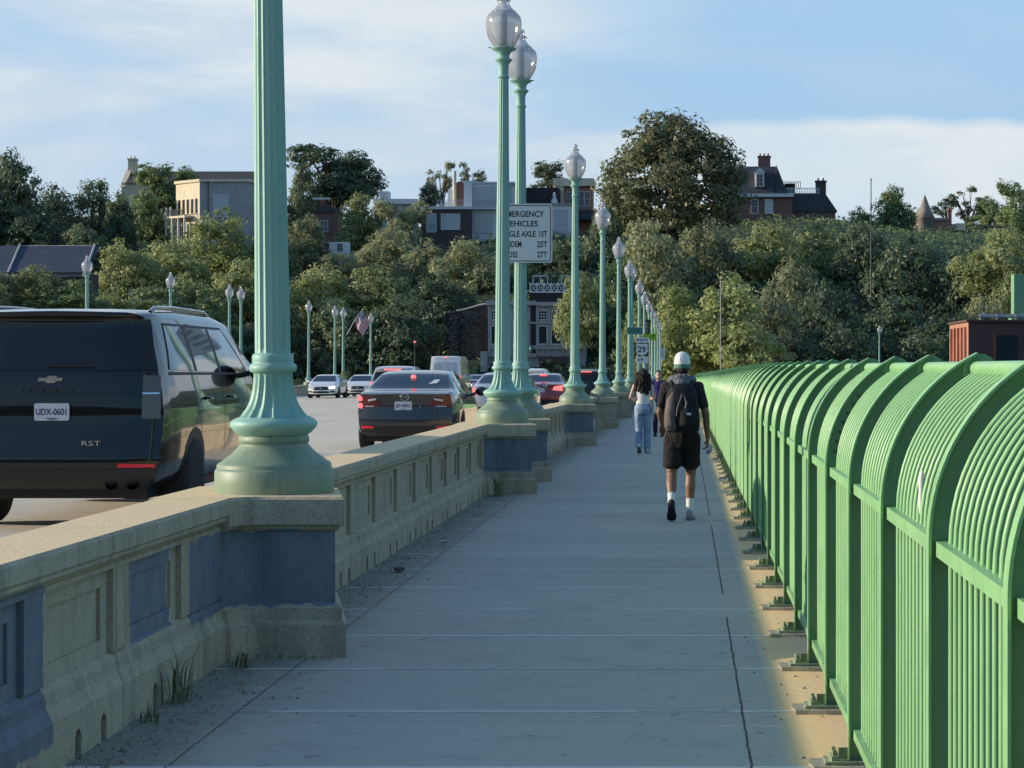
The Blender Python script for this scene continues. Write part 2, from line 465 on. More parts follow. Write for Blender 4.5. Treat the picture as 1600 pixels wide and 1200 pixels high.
def pedestal_mesh(blue):
    """pier block, local origin at its centre on the walk; front faces -Y; concave sweep to the wall on both ends"""
    mb=MB()
    h=.40; xr=.43; xl=-.55
    def plan(o,hh,fil):
        # outline: right side, concave fillets back to wall face (local x of the wall = WX+2.48)
        xw=WX+2.48+o
        pts=[(xr+o,-hh-o),(xr-.05+o,-hh+.24),(xr-.17+o,hh+o)]
        r=fil
        pts+= [(xw+r,hh+o)]
        for k in range(1,7):
            a=PI/2*k/6
            pts.append((xw+r-r*math.sin(a), hh+o+r-r*math.cos(a)))
        pts+= [(xl-o,hh+o+r),(xl-o,-hh-o-r)]
        for k in range(0,6):
            a=PI/2*k/6
            pts.append((xw+r-r*math.cos(a), -hh-o-r+r*math.sin(a)))
        pts.append((xw+r,-hh-o))
        return pts
    def slab(o,z0,z1,o2=None,fil=.2):
        p0=plan(o,h,fil); p1=plan(o if o2 is None else o2,h,fil); n=len(p0)
        mb.add([(x,y,z0) for x,y in p0]+[(x,y,z1) for x,y in p1],
               [(i,(i+1)%n,n+(i+1)%n,n+i) for i in range(n)]+[tuple(range(n))[::-1],tuple(range(n,2*n))])
    slab(.075,-.05,.19); slab(.075,.19,.215,.05); slab(.048,.215,.285); slab(.046,.285,.315,.01)
    slab(0,.315,.735)
    slab(.012,.735,.75,.03); slab(.03,.75,.775,.032); slab(.062,.775,.92); slab(.062,.92,.938,.046)
    # crumbled foot: loose stones
    r=random.Random(3)
    for k in range(8):
        c=(xr+.03-.062*k+r.uniform(-.015,.015),-h-.095+r.uniform(-.01,.012),.008); sx=r.uniform(.018,.034); sz=r.uniform(.012,.028)
        pts=[(c[0]+sx*math.cos(q)*r.uniform(.7,1.15),c[2]+sz*math.sin(q)*r.uniform(.7,1.15)) for q in (0,.9,1.8,2.7,3.6,4.5,5.4)]
        mb.prism(pts,'y',c[1],c[1]+.05)
    # dark patch on the foot course, painting in the shade of a hole
    mb.prism([(-.30,-.01),(-.285,.05),(-.24,.075),(-.14,.082),(-.09,.07),(-.065,.03),(-.06,-.01)],'y',-h-.0785,-h-.05,1)
    return mb.mesh('pedestal',[M_PIERBLUE if blue else M_PIER,M_HOLESHADE])
PIERS=[13.35,30.0,33.3,49.9,66.5,83.1,99.7,103.0,119.6,136.2,152.8,169.4,186.0,202.6,219.2]
LANE_R_LAMPS=PIERS
par=thing('parapet_wall','long weathered concrete parapet with sunk panels between the sidewalk and the traffic','parapet',(0,0,0))
mesh_cache={}
def cached(kind,L,fn):
    k=(kind,L if isinstance(L,tuple) else round(L,2))
    if k not in mesh_cache: mesh_cache[k]=fn(L)
    return mesh_cache[k]
pm={True:pedestal_mesh(True),False:pedestal_mesh(False)}
def parapet(root,x,sgn,piers,y0,y1,blue_n):
    rz=0 if sgn>0 else PI
    starts=[y0]+[p+.60 for p in piers]; ends=[p-.60 for p in piers]+[y1]
    for a,b in zip(starts,ends):
        L=b-a; tilt=math.atan2(zdeck(b)-zdeck(a),L)
        for nm,fn in (('wall_section',wall_mesh),('coping',coping_mesh)):
            if nm=='wall_section' and sgn>0:
                lead,tail=(0,.85) if a==y0 else ((1.03,.12) if L>8 else (.2,.2))
                me=cached(nm,(round(L,2),lead),lambda q: wall_mesh(L,lead,tail))
            else: me=cached(nm,L,fn)
            o=bpy.data.objects.new(nm,me); link(o,root)
            if sgn>0: o.location=(x,a,zdeck(a)); o.rotation_euler=(tilt,0,0)
            else: o.location=(x,b,zdeck(b)); o.rotation_euler=(-tilt,0,PI)
    for i,p in enumerate(piers):
        o=bpy.data.objects.new('pedestal',pm[i<blue_n]); link(o,root)
        o.location=(x-sgn*(WX+2.48),p,zdeck(p)); o.rotation_euler=(0,0,rz)
        if i<blue_n: o['label']='pedestal painted slate blue'
parapet(par,WX,1,PIERS,3.5,250,4)
LPIERS=[79.5,96.0,111.7,126.0,129.3,142,152.6,164.0,168.0,182.7,199,216]
par2=thing('parapet_wall','sunlit concrete parapet on the far edge of the roadway','parapet',(0,0,0))
parapet(par2,-26.2,-1,LPIERS,30,250,0)

# ------------------------------------------------------------------ lamp posts
def verdigris(name,a,b,dirt):
    t=NT(name); p=t.coord('object')
    c=t.ramp(t.noise(t.mapped(p,(3,3,.5)),1.6,6,.65),[(.3,a),(.7,b)])
    c=t.mix(t.math('MULTIPLY',t.math('GREATER_THAN',t.noise(t.mapped(p,(14,14,3)),2.2,4,.7),.66),.55),c,dirt)
    c=t.mix(t.math('MULTIPLY',t.math('GREATER_THAN',t.noise(t.mapped(p,(9,9,.8)),2.0,5,.7),.60),.28),c,dirt)
    c=t.mix(t.math('MULTIPLY',t.math('GREATER_THAN',t.noise(p,28,4,.7),.70),.6),c,(.11,.08,.05))
    t.set(Base_Color=c,Roughness=.5); t.bump(t.noise(p,30,5),.25,.004)
    return t.mat
M_LAMP=verdigris('verdigris_paint',(.25,.455,.375),(.33,.56,.46),(.11,.24,.19))
M_LBASE=verdigris('weathered_green_base',(.19,.26,.175),(.27,.34,.23),(.09,.12,.085))
def globe_mat():
    t=NT('ribbed_globe_glass')
    n=t.n; l=t.l
    tr=n.new('ShaderNodeBsdfTransparent'); tr.inputs[0].default_value=(.93,.95,.97,1)
    gl=n.new('ShaderNodeBsdfGlossy'); gl.inputs['Roughness'].default_value=.12; gl.inputs[0].default_value=(.95,.95,.95,1)
    tl=n.new('ShaderNodeBsdfTranslucent'); tl.inputs[0].default_value=(.95,.95,.96,1)
    df=n.new('ShaderNodeBsdfDiffuse')
    ns=t.noise(t.mapped(t.coord('object'),(1,1,.4)),9,3)
    l.new(t.ramp(ns,[(.3,(.82,.83,.85)),(.7,(.94,.95,.96))]),df.inputs[0])
    m1=n.new('ShaderNodeMixShader'); m1.inputs[0].default_value=.5; l.new(tl.outputs[0],m1.inputs[1]); l.new(df.outputs[0],m1.inputs[2])
    m2=n.new('ShaderNodeMixShader'); m2.inputs[0].default_value=.60; l.new(tr.outputs[0],m2.inputs[1]); l.new(m1.outputs[0],m2.inputs[2])
    fr=n.new('ShaderNodeFresnel'); fr.inputs[0].default_value=1.45
    f2=t.math('ADD',t.math('MULTIPLY',fr.outputs[0],.8),.07)
    m3=n.new('ShaderNodeMixShader'); l.new(f2,m3.inputs[0]); l.new(m2.outputs[0],m3.inputs[1]); l.new(gl.outputs[0],m3.inputs[2])
    wv=t.node('ShaderNodeBump'); wv.inputs['Strength'].default_value=.35; wv.inputs['Distance'].default_value=.01
    l.new(t.noise(t.coord('object'),30,2),wv.inputs['Height']); l.new(wv.outputs[0],gl.inputs['Normal'])
    l.new(m3.outputs[0],t.out.inputs[0]); n.remove(t.b)
    return t.mat
M_GLOBE=globe_mat()
M_CORE=mat_simple('lamp_core_metal',(.34,.36,.38),.6)
def lamp_meshes():
    base=MB()
    base.lathe([(.355,0),(.357,.06),(.355,.135),(.345,.15),(.34,.152),(.343,.165),(.337,.178),(.318,.188),(.285,.215),(.255,.235),(.228,.262),(.208,.285),(.203,.298),(.21,.303),(.212,.315),(.21,.335),(.203,.345)],48,0)
    sh=MB(); N=160
    sh.lathe([(.2,.345),(.212,.352),(.236,.372),(.256,.395),(.262,.413),(.254,.432),(.234,.446),(.224,.449),(.222,.454)],48,0,cap=False)
    sh.lathe([(.214,.452,.4),(.20,.458,1),(.188,.475,1),(.172,.497,1),(.155,.522,1),(.143,.55,1),(.132,.583,1),(.124,.62,1),(.119,.66,1),(.116,.70,.9),(.116,.722,.2)],N,0,flute=16,depth=.13,cap=False)
    sh.lathe([(.117,.722),(.133,.727),(.142,.74),(.143,.757),(.137,.772),(.126,.779),(.1225,.784),(.124,.79),(.124,.822),(.119,.834),(.108,.838),(.104,.842)],40,0,cap=False)
    rows=[(.106,.838,.3),(.106,.87,1)]
    zt=4.66
    for k in range(1,9):
        f=k/8; rows.append((.106-.036*f,.87+(zt-.87)*f,1))
    rows.append((.069,zt+.03,.2))
    sh.lathe(rows,N,0,flute=16,depth=.10,cap=False)
    capm=MB()
    capm.lathe([(.069,zt+.02),(.083,zt+.025),(.085,zt+.04),(.079,zt+.052),(.07,zt+.056),(.069,zt+.07),(.070,zt+.19),(.078,zt+.22),(.096,zt+.245),(.105,zt+.255),(.118,zt+.262),(.120,zt+.275),(.11,zt+.285),(.088,zt+.292),(.080,zt+.31),(.085,zt+.335),(.09,zt+.36),(.10,zt+.375),(.13,zt+.395),(.158,zt+.407),(.163,zt+.416),(.172,zt+.42),(.174,zt+.43),(.16,zt+.437),(.13,zt+.44)],40,0)
    for k in range(3):
        a=2*PI*k/3+2.6; capm.tube([(.16*math.cos(a),.16*math.sin(a),zt+.435),(.205*math.cos(a),.205*math.sin(a),zt+.437)],.008,6)
    zg=zt+.442
    gl=MB()
    gp=[(.128,0),(.15,.03),(.18,.075),(.205,.125),(.224,.18),(.237,.24),(.243,.30),(.242,.35),(.234,.395),(.217,.43),(.192,.455),(.166,.475)]
    gl.lathe([(r,zg+z,1) for r,z in gp],72,0,flute=36,depth=.035,cap=False)
    lid=MB()
    lid.lathe([(.166,zg+.476),(.172,zg+.484),(.160,zg+.493),(.135,zg+.51),(.108,zg+.54),(.084,zg+.575),(.072,zg+.60),(.072,zg+.615),(.094,zg+.628),(.097,zg+.64),(.08,zg+.652),(.055,zg+.665),(.05,zg+.68),(.06,zg+.70),(.058,zg+.725),(.04,zg+.75),(.018,zg+.765),(.002,zg+.77)],32,0)
    core=MB()
    core.lathe([(.05,zg-.002),(.05,zg+.2),(.046,zg+.44),(.052,zg+.445),(.05,zg+.475),(.02,zg+.49)],20,0)
    core.lathe([(.125,zg-.004),(.11,zg+.012),(.055,zg+.02)],28,0)
    return dict(base=base.mesh('lamp_base',M_LBASE),shaft=sh.mesh('fluted_shaft',M_LAMP),capital=capm.mesh('capital',M_LAMP),
                globe=gl.mesh('globe',M_GLOBE),finial=lid.mesh('finial',M_GLOBE),core=core.mesh('lamp_core',M_CORE))
LM=lamp_meshes()
def lamp(label,x,y,z,group,scale=1,tilt=0):
    t=thing('street_lamp',label,'street lamp',(x,y,z),0,group)
    t.rotation_euler=(.0035*math.sin(y*3.1),tilt+.004*math.sin(y*1.7),y)
    t.scale=(scale,)*3
    for k,nm in (('base','lamp_base'),('shaft','fluted_shaft'),('capital','capital'),('globe','globe'),('core','lamp_core')):
        o=bpy.data.objects.new(nm,LM[k]); link(o,t)
        if k=='globe': g=o
    o=bpy.data.objects.new('finial',LM['finial']); link(o,g)
    return t
G1='green lamp posts along the parapet'
LAB=['tall green fluted lamp post on the blue pedestal beside the black SUV',
 'green lamp post whose fluted shaft crosses in front of the emergency vehicles sign',
 'green lamp post that carries the emergency vehicles sign on its shaft',
 'green lamp post on a blue pedestal just past the sign lamp, beside the red car',
 'green lamp post on a tan pedestal with dark scrawl, second past the sign lamp',
 'green lamp post third past the sign lamp, on a plain pedestal',
 'green lamp post just behind the route 29 sign',
 'slim lamp post behind the green street name sign']
for i,y in enumerate(PIERS):
    lab=LAB[i] if i<len(LAB) else 'small distant green lamp post in the overlapping cluster past the route sign'
    lamp(lab,-2.48,y,zdeck(y)+.938,G1,1,-.012 if i==0 else 0)
G2='lamp posts across the roadway'
LL={79.5:'',96.0:'distant lamp post rising behind the SUV roof, alone before the dark slate roof',111.7:'distant lamp post behind the SUV roof rack',
126.0:'distant lamp post just behind the SUV side mirror, first of a close pair',129.3:'distant lamp post next to the tall fluted shaft, second of a close pair',
152.6:'distant lamp post above the oncoming white sedan',164.0:'distant lamp post between two white oncoming cars, first of a pair',168.0:'distant lamp post between two white oncoming cars, nearer the flag',
182.7:'distant grey lamp post beside the flag'}
for y in LPIERS:
    if LL.get(y): lamp(LL[y],-26.0-.0,y,zdeck(y)+.938,G2)

# ------------------------------------------------------------------ railing with arched bays
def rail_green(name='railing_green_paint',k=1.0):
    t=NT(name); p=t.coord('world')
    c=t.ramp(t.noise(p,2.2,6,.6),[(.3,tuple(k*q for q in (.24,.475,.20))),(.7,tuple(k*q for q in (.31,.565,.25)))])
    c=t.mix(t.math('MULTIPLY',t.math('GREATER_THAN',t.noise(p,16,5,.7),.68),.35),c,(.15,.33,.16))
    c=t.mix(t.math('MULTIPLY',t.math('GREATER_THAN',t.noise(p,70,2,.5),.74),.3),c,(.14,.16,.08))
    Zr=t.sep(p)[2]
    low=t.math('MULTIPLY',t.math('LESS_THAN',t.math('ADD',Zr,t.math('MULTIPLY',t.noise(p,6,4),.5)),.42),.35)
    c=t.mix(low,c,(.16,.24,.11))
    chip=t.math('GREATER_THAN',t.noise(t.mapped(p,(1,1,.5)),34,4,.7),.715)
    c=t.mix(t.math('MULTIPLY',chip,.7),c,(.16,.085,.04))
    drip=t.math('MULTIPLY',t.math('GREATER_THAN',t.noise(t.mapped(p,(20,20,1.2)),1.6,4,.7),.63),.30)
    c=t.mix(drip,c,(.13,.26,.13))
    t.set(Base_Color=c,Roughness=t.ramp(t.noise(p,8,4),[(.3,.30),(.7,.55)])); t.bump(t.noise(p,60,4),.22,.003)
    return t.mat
M_RAIL=rail_green(); M_WEB=rail_green('shaded_railing_web_paint',.62)      # darker copy: shade on the broad post webs put into the colour
M_GROUT=mat_simple('grout_pad',(.34,.32,.24),.95,var=.35,scale=14,bump=.5,bscale=50)
M_SCRAWLW=mat_simple('white_scratch',(.62,.66,.62),.8)
M_SCRAWLD=mat_simple('dark_marker',(.01,.02,.02),.6)
X0=.70; ZA=1.2; RO=.60; RI=.495; RP=.565; AEND=R(64); SP=1.53
POSTY=[4.76+SP*k for k in range(-2,120)]
def post_mesh():
    mb=MB(); n=16
    out=[(X0,.03),(X0,ZA)]; inn=[(X0+.105,.03),(X0+.105,ZA)]
    for k in range(1,n+1):
        a=AEND*k/n
        out.append((X0+RO-RO*math.cos(a),ZA+RO*math.sin(a)))
        inn.append((X0+RO-RI*math.cos(a),ZA+RI*math.sin(a)))
    hw=.007; m=len(out)
    vs=[(x,-hw,z) for x,z in out]+[(x,-hw,z) for x,z in inn]+[(x,hw,z) for x,z in out]+[(x,hw,z) for x,z in inn]
    fs=[]
    for i in range(m-1):
        fs+=[(i,m+i,m+i+1,i+1),(2*m+i,2*m+i+1,3*m+i+1,3*m+i),(i,i+1,2*m+i+1,2*m+i),(m+i,3*m+i,3*m+i+1,m+i+1)]
    fs+=[(m-1,2*m-1,4*m-1,3*m-1),(0,2*m,3*m,m)]
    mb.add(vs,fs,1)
    # outer flange following the curve
    fo=[(x-.0,z) for x,z in out]; fw=.036
    nrm=[Vector((-1,0))]*2+[Vector((-math.cos(AEND*k/n),math.sin(AEND*k/n))) for k in range(1,n+1)]
    vs=[];fs=[]
    for (x,z),nn in zip(fo,nrm):
        for yy in (-fw,fw):
            for o in (.0015,.0095): vs.append((x+nn.x*o,yy,z+nn.y*o))
    for i in range(len(fo)-1):
        a=4*i
        for p,q in ((1,3),(3,2),(2,0),(0,1)): fs.append((a+p,a+q,a+4+q,a+4+p))
    fs+=[(0,1,3,2),tuple(len(vs)-4+k for k in (0,2,3,1))]
    mb.add(vs,fs)
    # rounded end plate round the top tube
    c=(1.045,1.682)
    Mx=Matrix.Translation((c[0],0,c[1]))@Matrix.Rotation(PI/2,4,'X')
    mb.lathe([(.062,-.011),(.062,.011)],28,0,False,Mx)
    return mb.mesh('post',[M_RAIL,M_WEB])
def plate_mesh():
    mb=MB(); r=random.Random(5)
    mb.prism([(X0-.11,-.08),(X0+.17,-.08),(X0+.17,.08),(X0-.11,.08)],'z',.022,.036,0)
    pts=[(X0-.16+r.uniform(-.01,.01),-.11),(X0+.02,-.12),(X0+.2,-.11),(X0+.2,.11),(X0+.02,.115),(X0-.165,.10),(X0-.175,0)]
    mb.prism(pts,'z',-.004,.022,1)
    for dx in (-.07,):
        for dy in (-.04,.045):
            mb.lathe([(.022,.036),(.022,.056),(.012,.058),(.012,.078),(.008,.082)],6,0,False,Matrix.Translation((X0+dx,dy,0)))
    mb.box(X0-.05,X0-.001,-.006,.006,.037,.085,0)
    return mb.mesh('base_plate',[mat_simple('weathered_plate',(.24,.28,.17),.85,var=.5,scale=14),M_GROUT])
PATHX=.747; 
def picket_pts():
    pts=[(PATHX,0,.14),(PATHX,0,.6),(PATHX,0,ZA)]
    rp=RO-(PATHX-X0)
    for k in range(1,13):
        a=R(63)*k/12
        pts.append((X0+RO-rp*math.cos(a),0,ZA+rp*math.sin(a)))
    return pts
def picket_mesh():
    mb=MB(); mb.tube(picket_pts(),.0095,8); return mb.mesh('picket',M_RAIL)
def rail_mesh(x0,x1,z0,z1,nm):
    mb=MB(); mb.box(x0,x1,.009,SP-.009,z0,z1); return mb.mesh(nm,M_RAIL)
def tube_mesh():
    mb=MB(); mb.tube([(1.032,.009,1.69),(1.032,SP-.009,1.69)],.027,16); return mb.mesh('top_rail',M_RAIL)
fen=thing('pedestrian_railing','long bright green steel railing with arched tops beside the sidewalk','railing',(0,0,0))
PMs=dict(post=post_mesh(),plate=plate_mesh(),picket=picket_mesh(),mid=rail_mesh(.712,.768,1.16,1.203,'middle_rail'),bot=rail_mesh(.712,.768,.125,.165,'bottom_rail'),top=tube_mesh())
def part(nm,me,parent,loc,tilt=0):
    o=bpy.data.objects.new(nm,me); link(o,parent); o.location=loc; o.rotation_euler=(tilt,0,0); return o
def jit(y): return .012*math.sin(y*1.7)+.006*math.sin(y*4.1)
rest=MB(); restpost=MB(); restrail=MB()
posts={}
npick=0
pk=picket_pts()
for i,y in enumerate(POSTY):
    z=zdeck(y)
    tilt=math.atan2(zdeck(y+SP)-z,SP)
    if i<92:
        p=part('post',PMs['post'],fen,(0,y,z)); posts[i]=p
        if i<60: part('base_plate',PMs['plate'],p,(0,0,0))
        part('middle_rail',PMs['mid'],fen,(0,y,z),tilt); part('bottom_rail',PMs['bot'],fen,(0,y,z),tilt); part('top_rail',PMs['top'],fen,(0,y,z),tilt)
    else:
        M=Matrix.Translation((0,y,z))
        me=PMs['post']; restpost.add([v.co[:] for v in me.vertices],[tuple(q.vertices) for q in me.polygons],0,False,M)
        for k in ('mid','bot','top'):
            me=PMs[k]; restrail.add([v.co[:] for v in me.vertices],[tuple(q.vertices) for q in me.polygons],0,False,M)
    for k in range(1,13):
        yy=y+.10+.110*k
        if yy<4.2: continue
        dx=-.047*min(1,max(0,(yy-13)/15))
        if npick<100:
            part('picket',PMs['picket'],fen,(dx,yy,zdeck(yy))); npick+=1
        else:
            rest.tube([(a+dx,b+yy,c+zdeck(yy)) for a,b,c in pk],.0095,5 if yy<60 else 4,cap=False)
tag(rest.build('remaining_pickets',M_RAIL,fen),kind='stuff')
tag(restpost.build('remaining_posts',M_RAIL,fen),kind='stuff')
tag(restrail.build('remaining_rails',M_RAIL,fen),kind='stuff')
# scratched scrawl and marker loops on the post plates, a torn sticker on a picket
def on_plate(i,pts,r,mat,nm):
    mb=MB()
    for run in pts:
        mb.tube([(x,-.0085,z) for x,z in run],r,4)
    return mb.build(nm,mat,posts[i])
ia=min(range(len(POSTY)),key=lambda k:abs(POSTY[k]-9.35))
runs=[]; q=random.Random(11)
def arcpt(a,rad): return (X0+RO-rad*math.cos(a),ZA+rad*math.sin(a))
for k in range(17):
    t0=-.05+.033*k*1.0; run=[]
    for j in range(6):
        a=t0+.026*j/5; rad=.535+.014*math.sin(j*2.2+q.random()*3)+q.uniform(-.006,.006)
        if a<0: run.append((X0+RO-rad,ZA+a*.6))
        else: run.append(arcpt(a,rad))
    runs.append(run)
on_plate(ia,runs,.0018,M_SCRAWLW,'scratched_scrawl')
run=[]; 
for j in range(60):
    a=.12+.62*j/59; rad=.545+.03*math.sin(j*.75); a2=a+.03*math.cos(j*.75)
    run.append(arcpt(a2,rad))
on_plate(ia+1,[run],.0016,M_SCRAWLD,'marker_scrawl')
on_plate(ia+2,[[arcpt(.22+.02*k,.53+.02*math.sin(k*2.4)) for k in range(7)],[arcpt(.24,.515),arcpt(.31,.56)],[arcpt(.36,.52),arcpt(.27,.55)]],.0017,M_SCRAWLW,'scratched_scrawl')
mb=MB(); mb.tube([(.7445,6.95,1.235),(.7445,6.951,1.27),(.7445,6.949,1.30),(.7455,6.95,1.34),(.7475,6.951,1.37)],[.006,.0100,.0078,.0104,.005],8); mb.build('torn_sticker',mat_simple('sticker_paper',(.90,.88,.84),.7),fen)
# ================================================================== vehicles
def ip(tab,x):
    if x<=tab[0][0]: return tab[0][1]
    for (a,b),(c,d) in zip(tab,tab[1:]):
        if x<=c: return b+(d-b)*(x-a)/(c-a) if c>a else d
    return tab[-1][1]
def sm(tab,x,w=.12):
    return (ip(tab,x-w)+2*ip(tab,x)+ip(tab,x+w))/4
def paint(name,col,rough=.22,coat=1.0,metal=0.0,var=.06):
    t=NT(name); p=t.coord('object')
    t.set(Base_Color=t.ramp(t.noise(p,2.5,4),[(.3,tuple(c*(1-var) for c in col)),(.7,tuple(min(1,c*(1+var)) for c in col))]),Metallic=metal,Coat_Weight=coat)
    t.set(Roughness=t.ramp(t.noise(p,6,4),[(.3,rough*.8),(.7,min(1,rough*1.5))]))
    t.b.inputs['Coat Roughness'].default_value=.03; t.b.inputs['Specular IOR Level'].default_value=.5 if metal or max(col)>.1 else .08
    return t.mat
M_BLACKP=paint('black_car_paint',(.006,.006,.006)); M_NAVYP=paint('dark_slate_car_paint',(.016,.018,.026),metal=.2)
M_SILVERP=paint('silver_car_paint',(.38,.39,.41),metal=.5,rough=.3); M_REDP=paint('dark_red_car_paint',(.20,.012,.018))
M_WHITEP=paint('white_car_paint',(.74,.74,.73)); M_CGLASS=paint('dark_car_glass',(.005,.006,.006),rough=.06,coat=1)
M_TRIM=mat_simple('black_plastic_trim',(.016,.016,.018),.55)
M_TYRE=mat_simple('tyre_rubber',(.014,.014,.014),.85,bump=.3,bscale=40); M_RIM=mat_simple('alloy_rim',(.32,.33,.35),.3,metal=.9)
M_CHROME=mat_simple('chrome_trim',(.62,.63,.65),.18,metal=1)
M_PLATE=mat_simple('plate_white',(.62,.64,.70),.4,var=.12,scale=20); M_INK=mat_simple('plate_dark_ink',(.03,.04,.12),.6)
M_TAILOFF=paint('smoked_red_lens',(.10,.006,.008),rough=.1); M_SMOKE=paint('smoked_lens',(.10,.095,.095),rough=.15)
M_TAILON=mat_emit('lit_red_lens',(1,.20,.22),1.35,(.4,.02,.02)); M_HEADON=mat_emit('lit_head_lens',(1,.93,.78),4.5,(.8,.8,.75))
M_REDREF=mat_emit('red_reflector',(1,.03,.07),.12,(.5,.01,.03)); M_LENS=paint('clear_lens',(.5,.52,.55),rough=.08)  # reflector is no lamp; its weak glow stands in for light it catches
M_EXH=mat_simple('exhaust_metal',(.06,.06,.06),.3,metal=.9)
class Car:
    def __init__(s,L,HW,zlo,belt,roof,plan,rake,tum=.2,H=.5,bulge=.1,pw=5,frake=None,fb=.25):
        s.__dict__.update(L=L,HW=HW,zlo=zlo,belt=belt,roof=roof,plan=plan,rake=rake,tum=tum,H=H,bulge=bulge,pw=pw,frake=frake or [(0,0),(3,0)],fb=fb)
    LOW=[(0,.84),(.05,.93),(.14,.972),(.3,.992),(.5,1.0),(.68,.998),(.82,.985),(.92,.967),(1,.95)]
    def sec(s,y):
        zb=sm(s.belt,y); zr=max(sm(s.roof,y,.1),zb+.015); k=s.HW*sm(s.plan,y,.08)
        out=[(s.zlo+(zb-s.zlo)*f,w*k) for f,w in s.LOW]
        h=zr-zb; t=min(1,h/s.H); wt=.95*(1-s.tum*t)
        zc=zr-min(.10,h*.28)                   # shoulder under the roof edge
        for f in (.12,.3,.5,.7,.86,1.0):
            out.append((zb+(zc-zb)*f,(.95+(wt-.95)*f**1.25)*k))
        for f,w in ((.45,.975),(.72,.92),(.88,.80),(.97,.5),(1.0,0)):
            out.append((zc+(zr-zc)*f,wt*w*k))
        return out
    def wz(s,y,z):
        return ip([(a,b) for a,b in s.sec(y)],z)
    def sh(s,y,z):
        a=ip(s.rake,z)*max(0,1-y/.9)
        b=ip(s.frake,z)*max(0,1-(s.L-y)/.9)
        return y+a+b
    def side(s,y,z,sg,off=.004): return Vector((sg*(s.wz(y,z)+off),s.sh(y,z),z))
    def rear(s,x,z,off=.006):
        w=max(.05,s.wz(0,z)); q=min(1,abs(x)/w)
        return Vector((x,ip(s.rake,z)-s.bulge*(1-q**s.pw)-off,z))
    def front(s,x,z,off=.006):
        w=max(.05,s.wz(s.L,z)); q=min(1,abs(x)/w)
        return Vector((x,s.L+ip(s.frake,z)+s.fb*(1-q**2.6)+off,z))
    def top(s,x,y,off=.006):
        sc=[p for p in s.sec(y)][len(s.LOW):]
        z=ip(sorted([(w,zz) for zz,w in sc]),abs(x))
        return Vector((x,s.sh(y,z),z+off))
    def body(s,mat,root,n=56):
        mb=MB()
        ys=[s.L*(.5-.5*math.cos(PI*i/n)) for i in range(n+1)]
        secs=[s.sec(y) for y in ys]; K=len(secs[0])
        for sg in (-1,1):
            vs=[(sg*w,s.sh(y,z),z) for y,sc in zip(ys,secs) for z,w in sc]
            fs=[]
            for i in range(n):
                for k in range(K-1):
                    a=i*K+k; f=(a,a+1,a+K+1,a+K)
                    fs.append(f if sg<0 else f[::-1])
            mb.add(vs,fs,0,True)
        for y,fn in ((0,s.rear),(s.L,s.front)):
            sc=s.sec(y); m=14
            vs=[tuple(fn(w*(-1+2*j/m),z,0)) for z,w in sc for j in range(m+1)]
            fs=[]
            for k in range(K-1):
                for j in range(m):
                    a=k*(m+1)+j; f=(a,a+1,a+m+2,a+m+1)
                    fs.append(f if y==0 else f[::-1])
            mb.add(vs,fs,0,True)
        return mb.build('body',mat,root)
    def patch(s,fn,quad,nu,nv,mat,name,parent,mb=None):
        """quad: four 2-D corners (counter-clockwise) mapped through fn"""
        own=mb is None; mb=mb or MB()
        a,b,c,d=quad
        def P(u,v):
            x=(a[0]*(1-u)+b[0]*u)*(1-v)+(d[0]*(1-u)+c[0]*u)*v
            z=(a[1]*(1-u)+b[1]*u)*(1-v)+(d[1]*(1-u)+c[1]*u)*v
            return tuple(fn(x,z))
        mb.grid(P,nu,nv,0,True)
        return mb.build(name,mat,parent) if own else mb
    def wheel(s,root,y,r,sg,width=.24,inset=.0):
        xo=s.wz(y,s.zlo+.28)+.012-inset
        # dark arch opening following the flank
        mb=MB(); n=28; R2=r*1.17
        vs=[]; 
        for rr in (0,R2*.5,R2*.85,R2):
            for k in range(n):
                a=2*PI*k/n; zz=max(s.zlo+.002,r+rr*math.sin(a)); vs.append(tuple(s.side(y+rr*math.cos(a),zz,sg,.003)))
        fs=[(i*n+k,i*n+(k+1)%n,(i+1)*n+(k+1)%n,(i+1)*n+k) for i in range(3) for k in range(n)]
        mb.add(vs,fs,0,True); mb.build('wheel_arch',M_TRIM,root)
        M=Matrix.Translation((sg*xo,y,r))@Matrix.Rotation(PI/2*sg,4,'Y')
        w=MB(); w.lathe([(r*.62,-width),(r*.93,-width),(r,-width+.03),(r,-.03),(r*.95,-.004),(r*.66,.0)],36,0,True,M)
        t=w.build('wheel',M_TYRE,root)
        q=MB(); q.lathe([(r*.66,-.006),(r*.63,-.03),(r*.2,-.045),(.01,-.02)],30,0,True,M,cap=False)
        for k in range(10):
            Mk=M@Matrix.Rotation(2*PI*k/10,4,'Z'); q.box(r*.12,r*.63,-.02,.02,-.035,-.006,0,Mk)
        q.build('rim',M_RIM,t)
def rounded_plate(mb,w,h,y,m=0,z=0,M=None):
    r=.018; pts=[]
    for cx,cz,a0 in ((w/2-r,h/2-r,0),(-w/2+r,h/2-r,PI/2),(-w/2+r,-h/2+r,PI),(w/2-r,-h/2+r,3*PI/2)):
        for k in range(5): a=a0+PI/2*k/4; pts.append((cx+r*math.cos(a),cz+r*math.sin(a)+z))
    mb.prism(pts,'y',y,y+.006,m,False,M); return mb
def licence(root,x,y,z,txt,small,top=None):
    mb=MB(); rounded_plate(mb,.305,.152,0)
    p=mb.build('licence_plate',M_PLATE,root); p.location=(x,y,z)
    text('lettering',txt,.078,M_INK,p,(0,-.002,-.002),fit=.265,bold=.001)
    text('lettering',small,.030,M_INK,p,(0,-.002,-.058))
    if top: text('lettering',top,.024,M_INK,p,(0,-.002,.057))
    return p
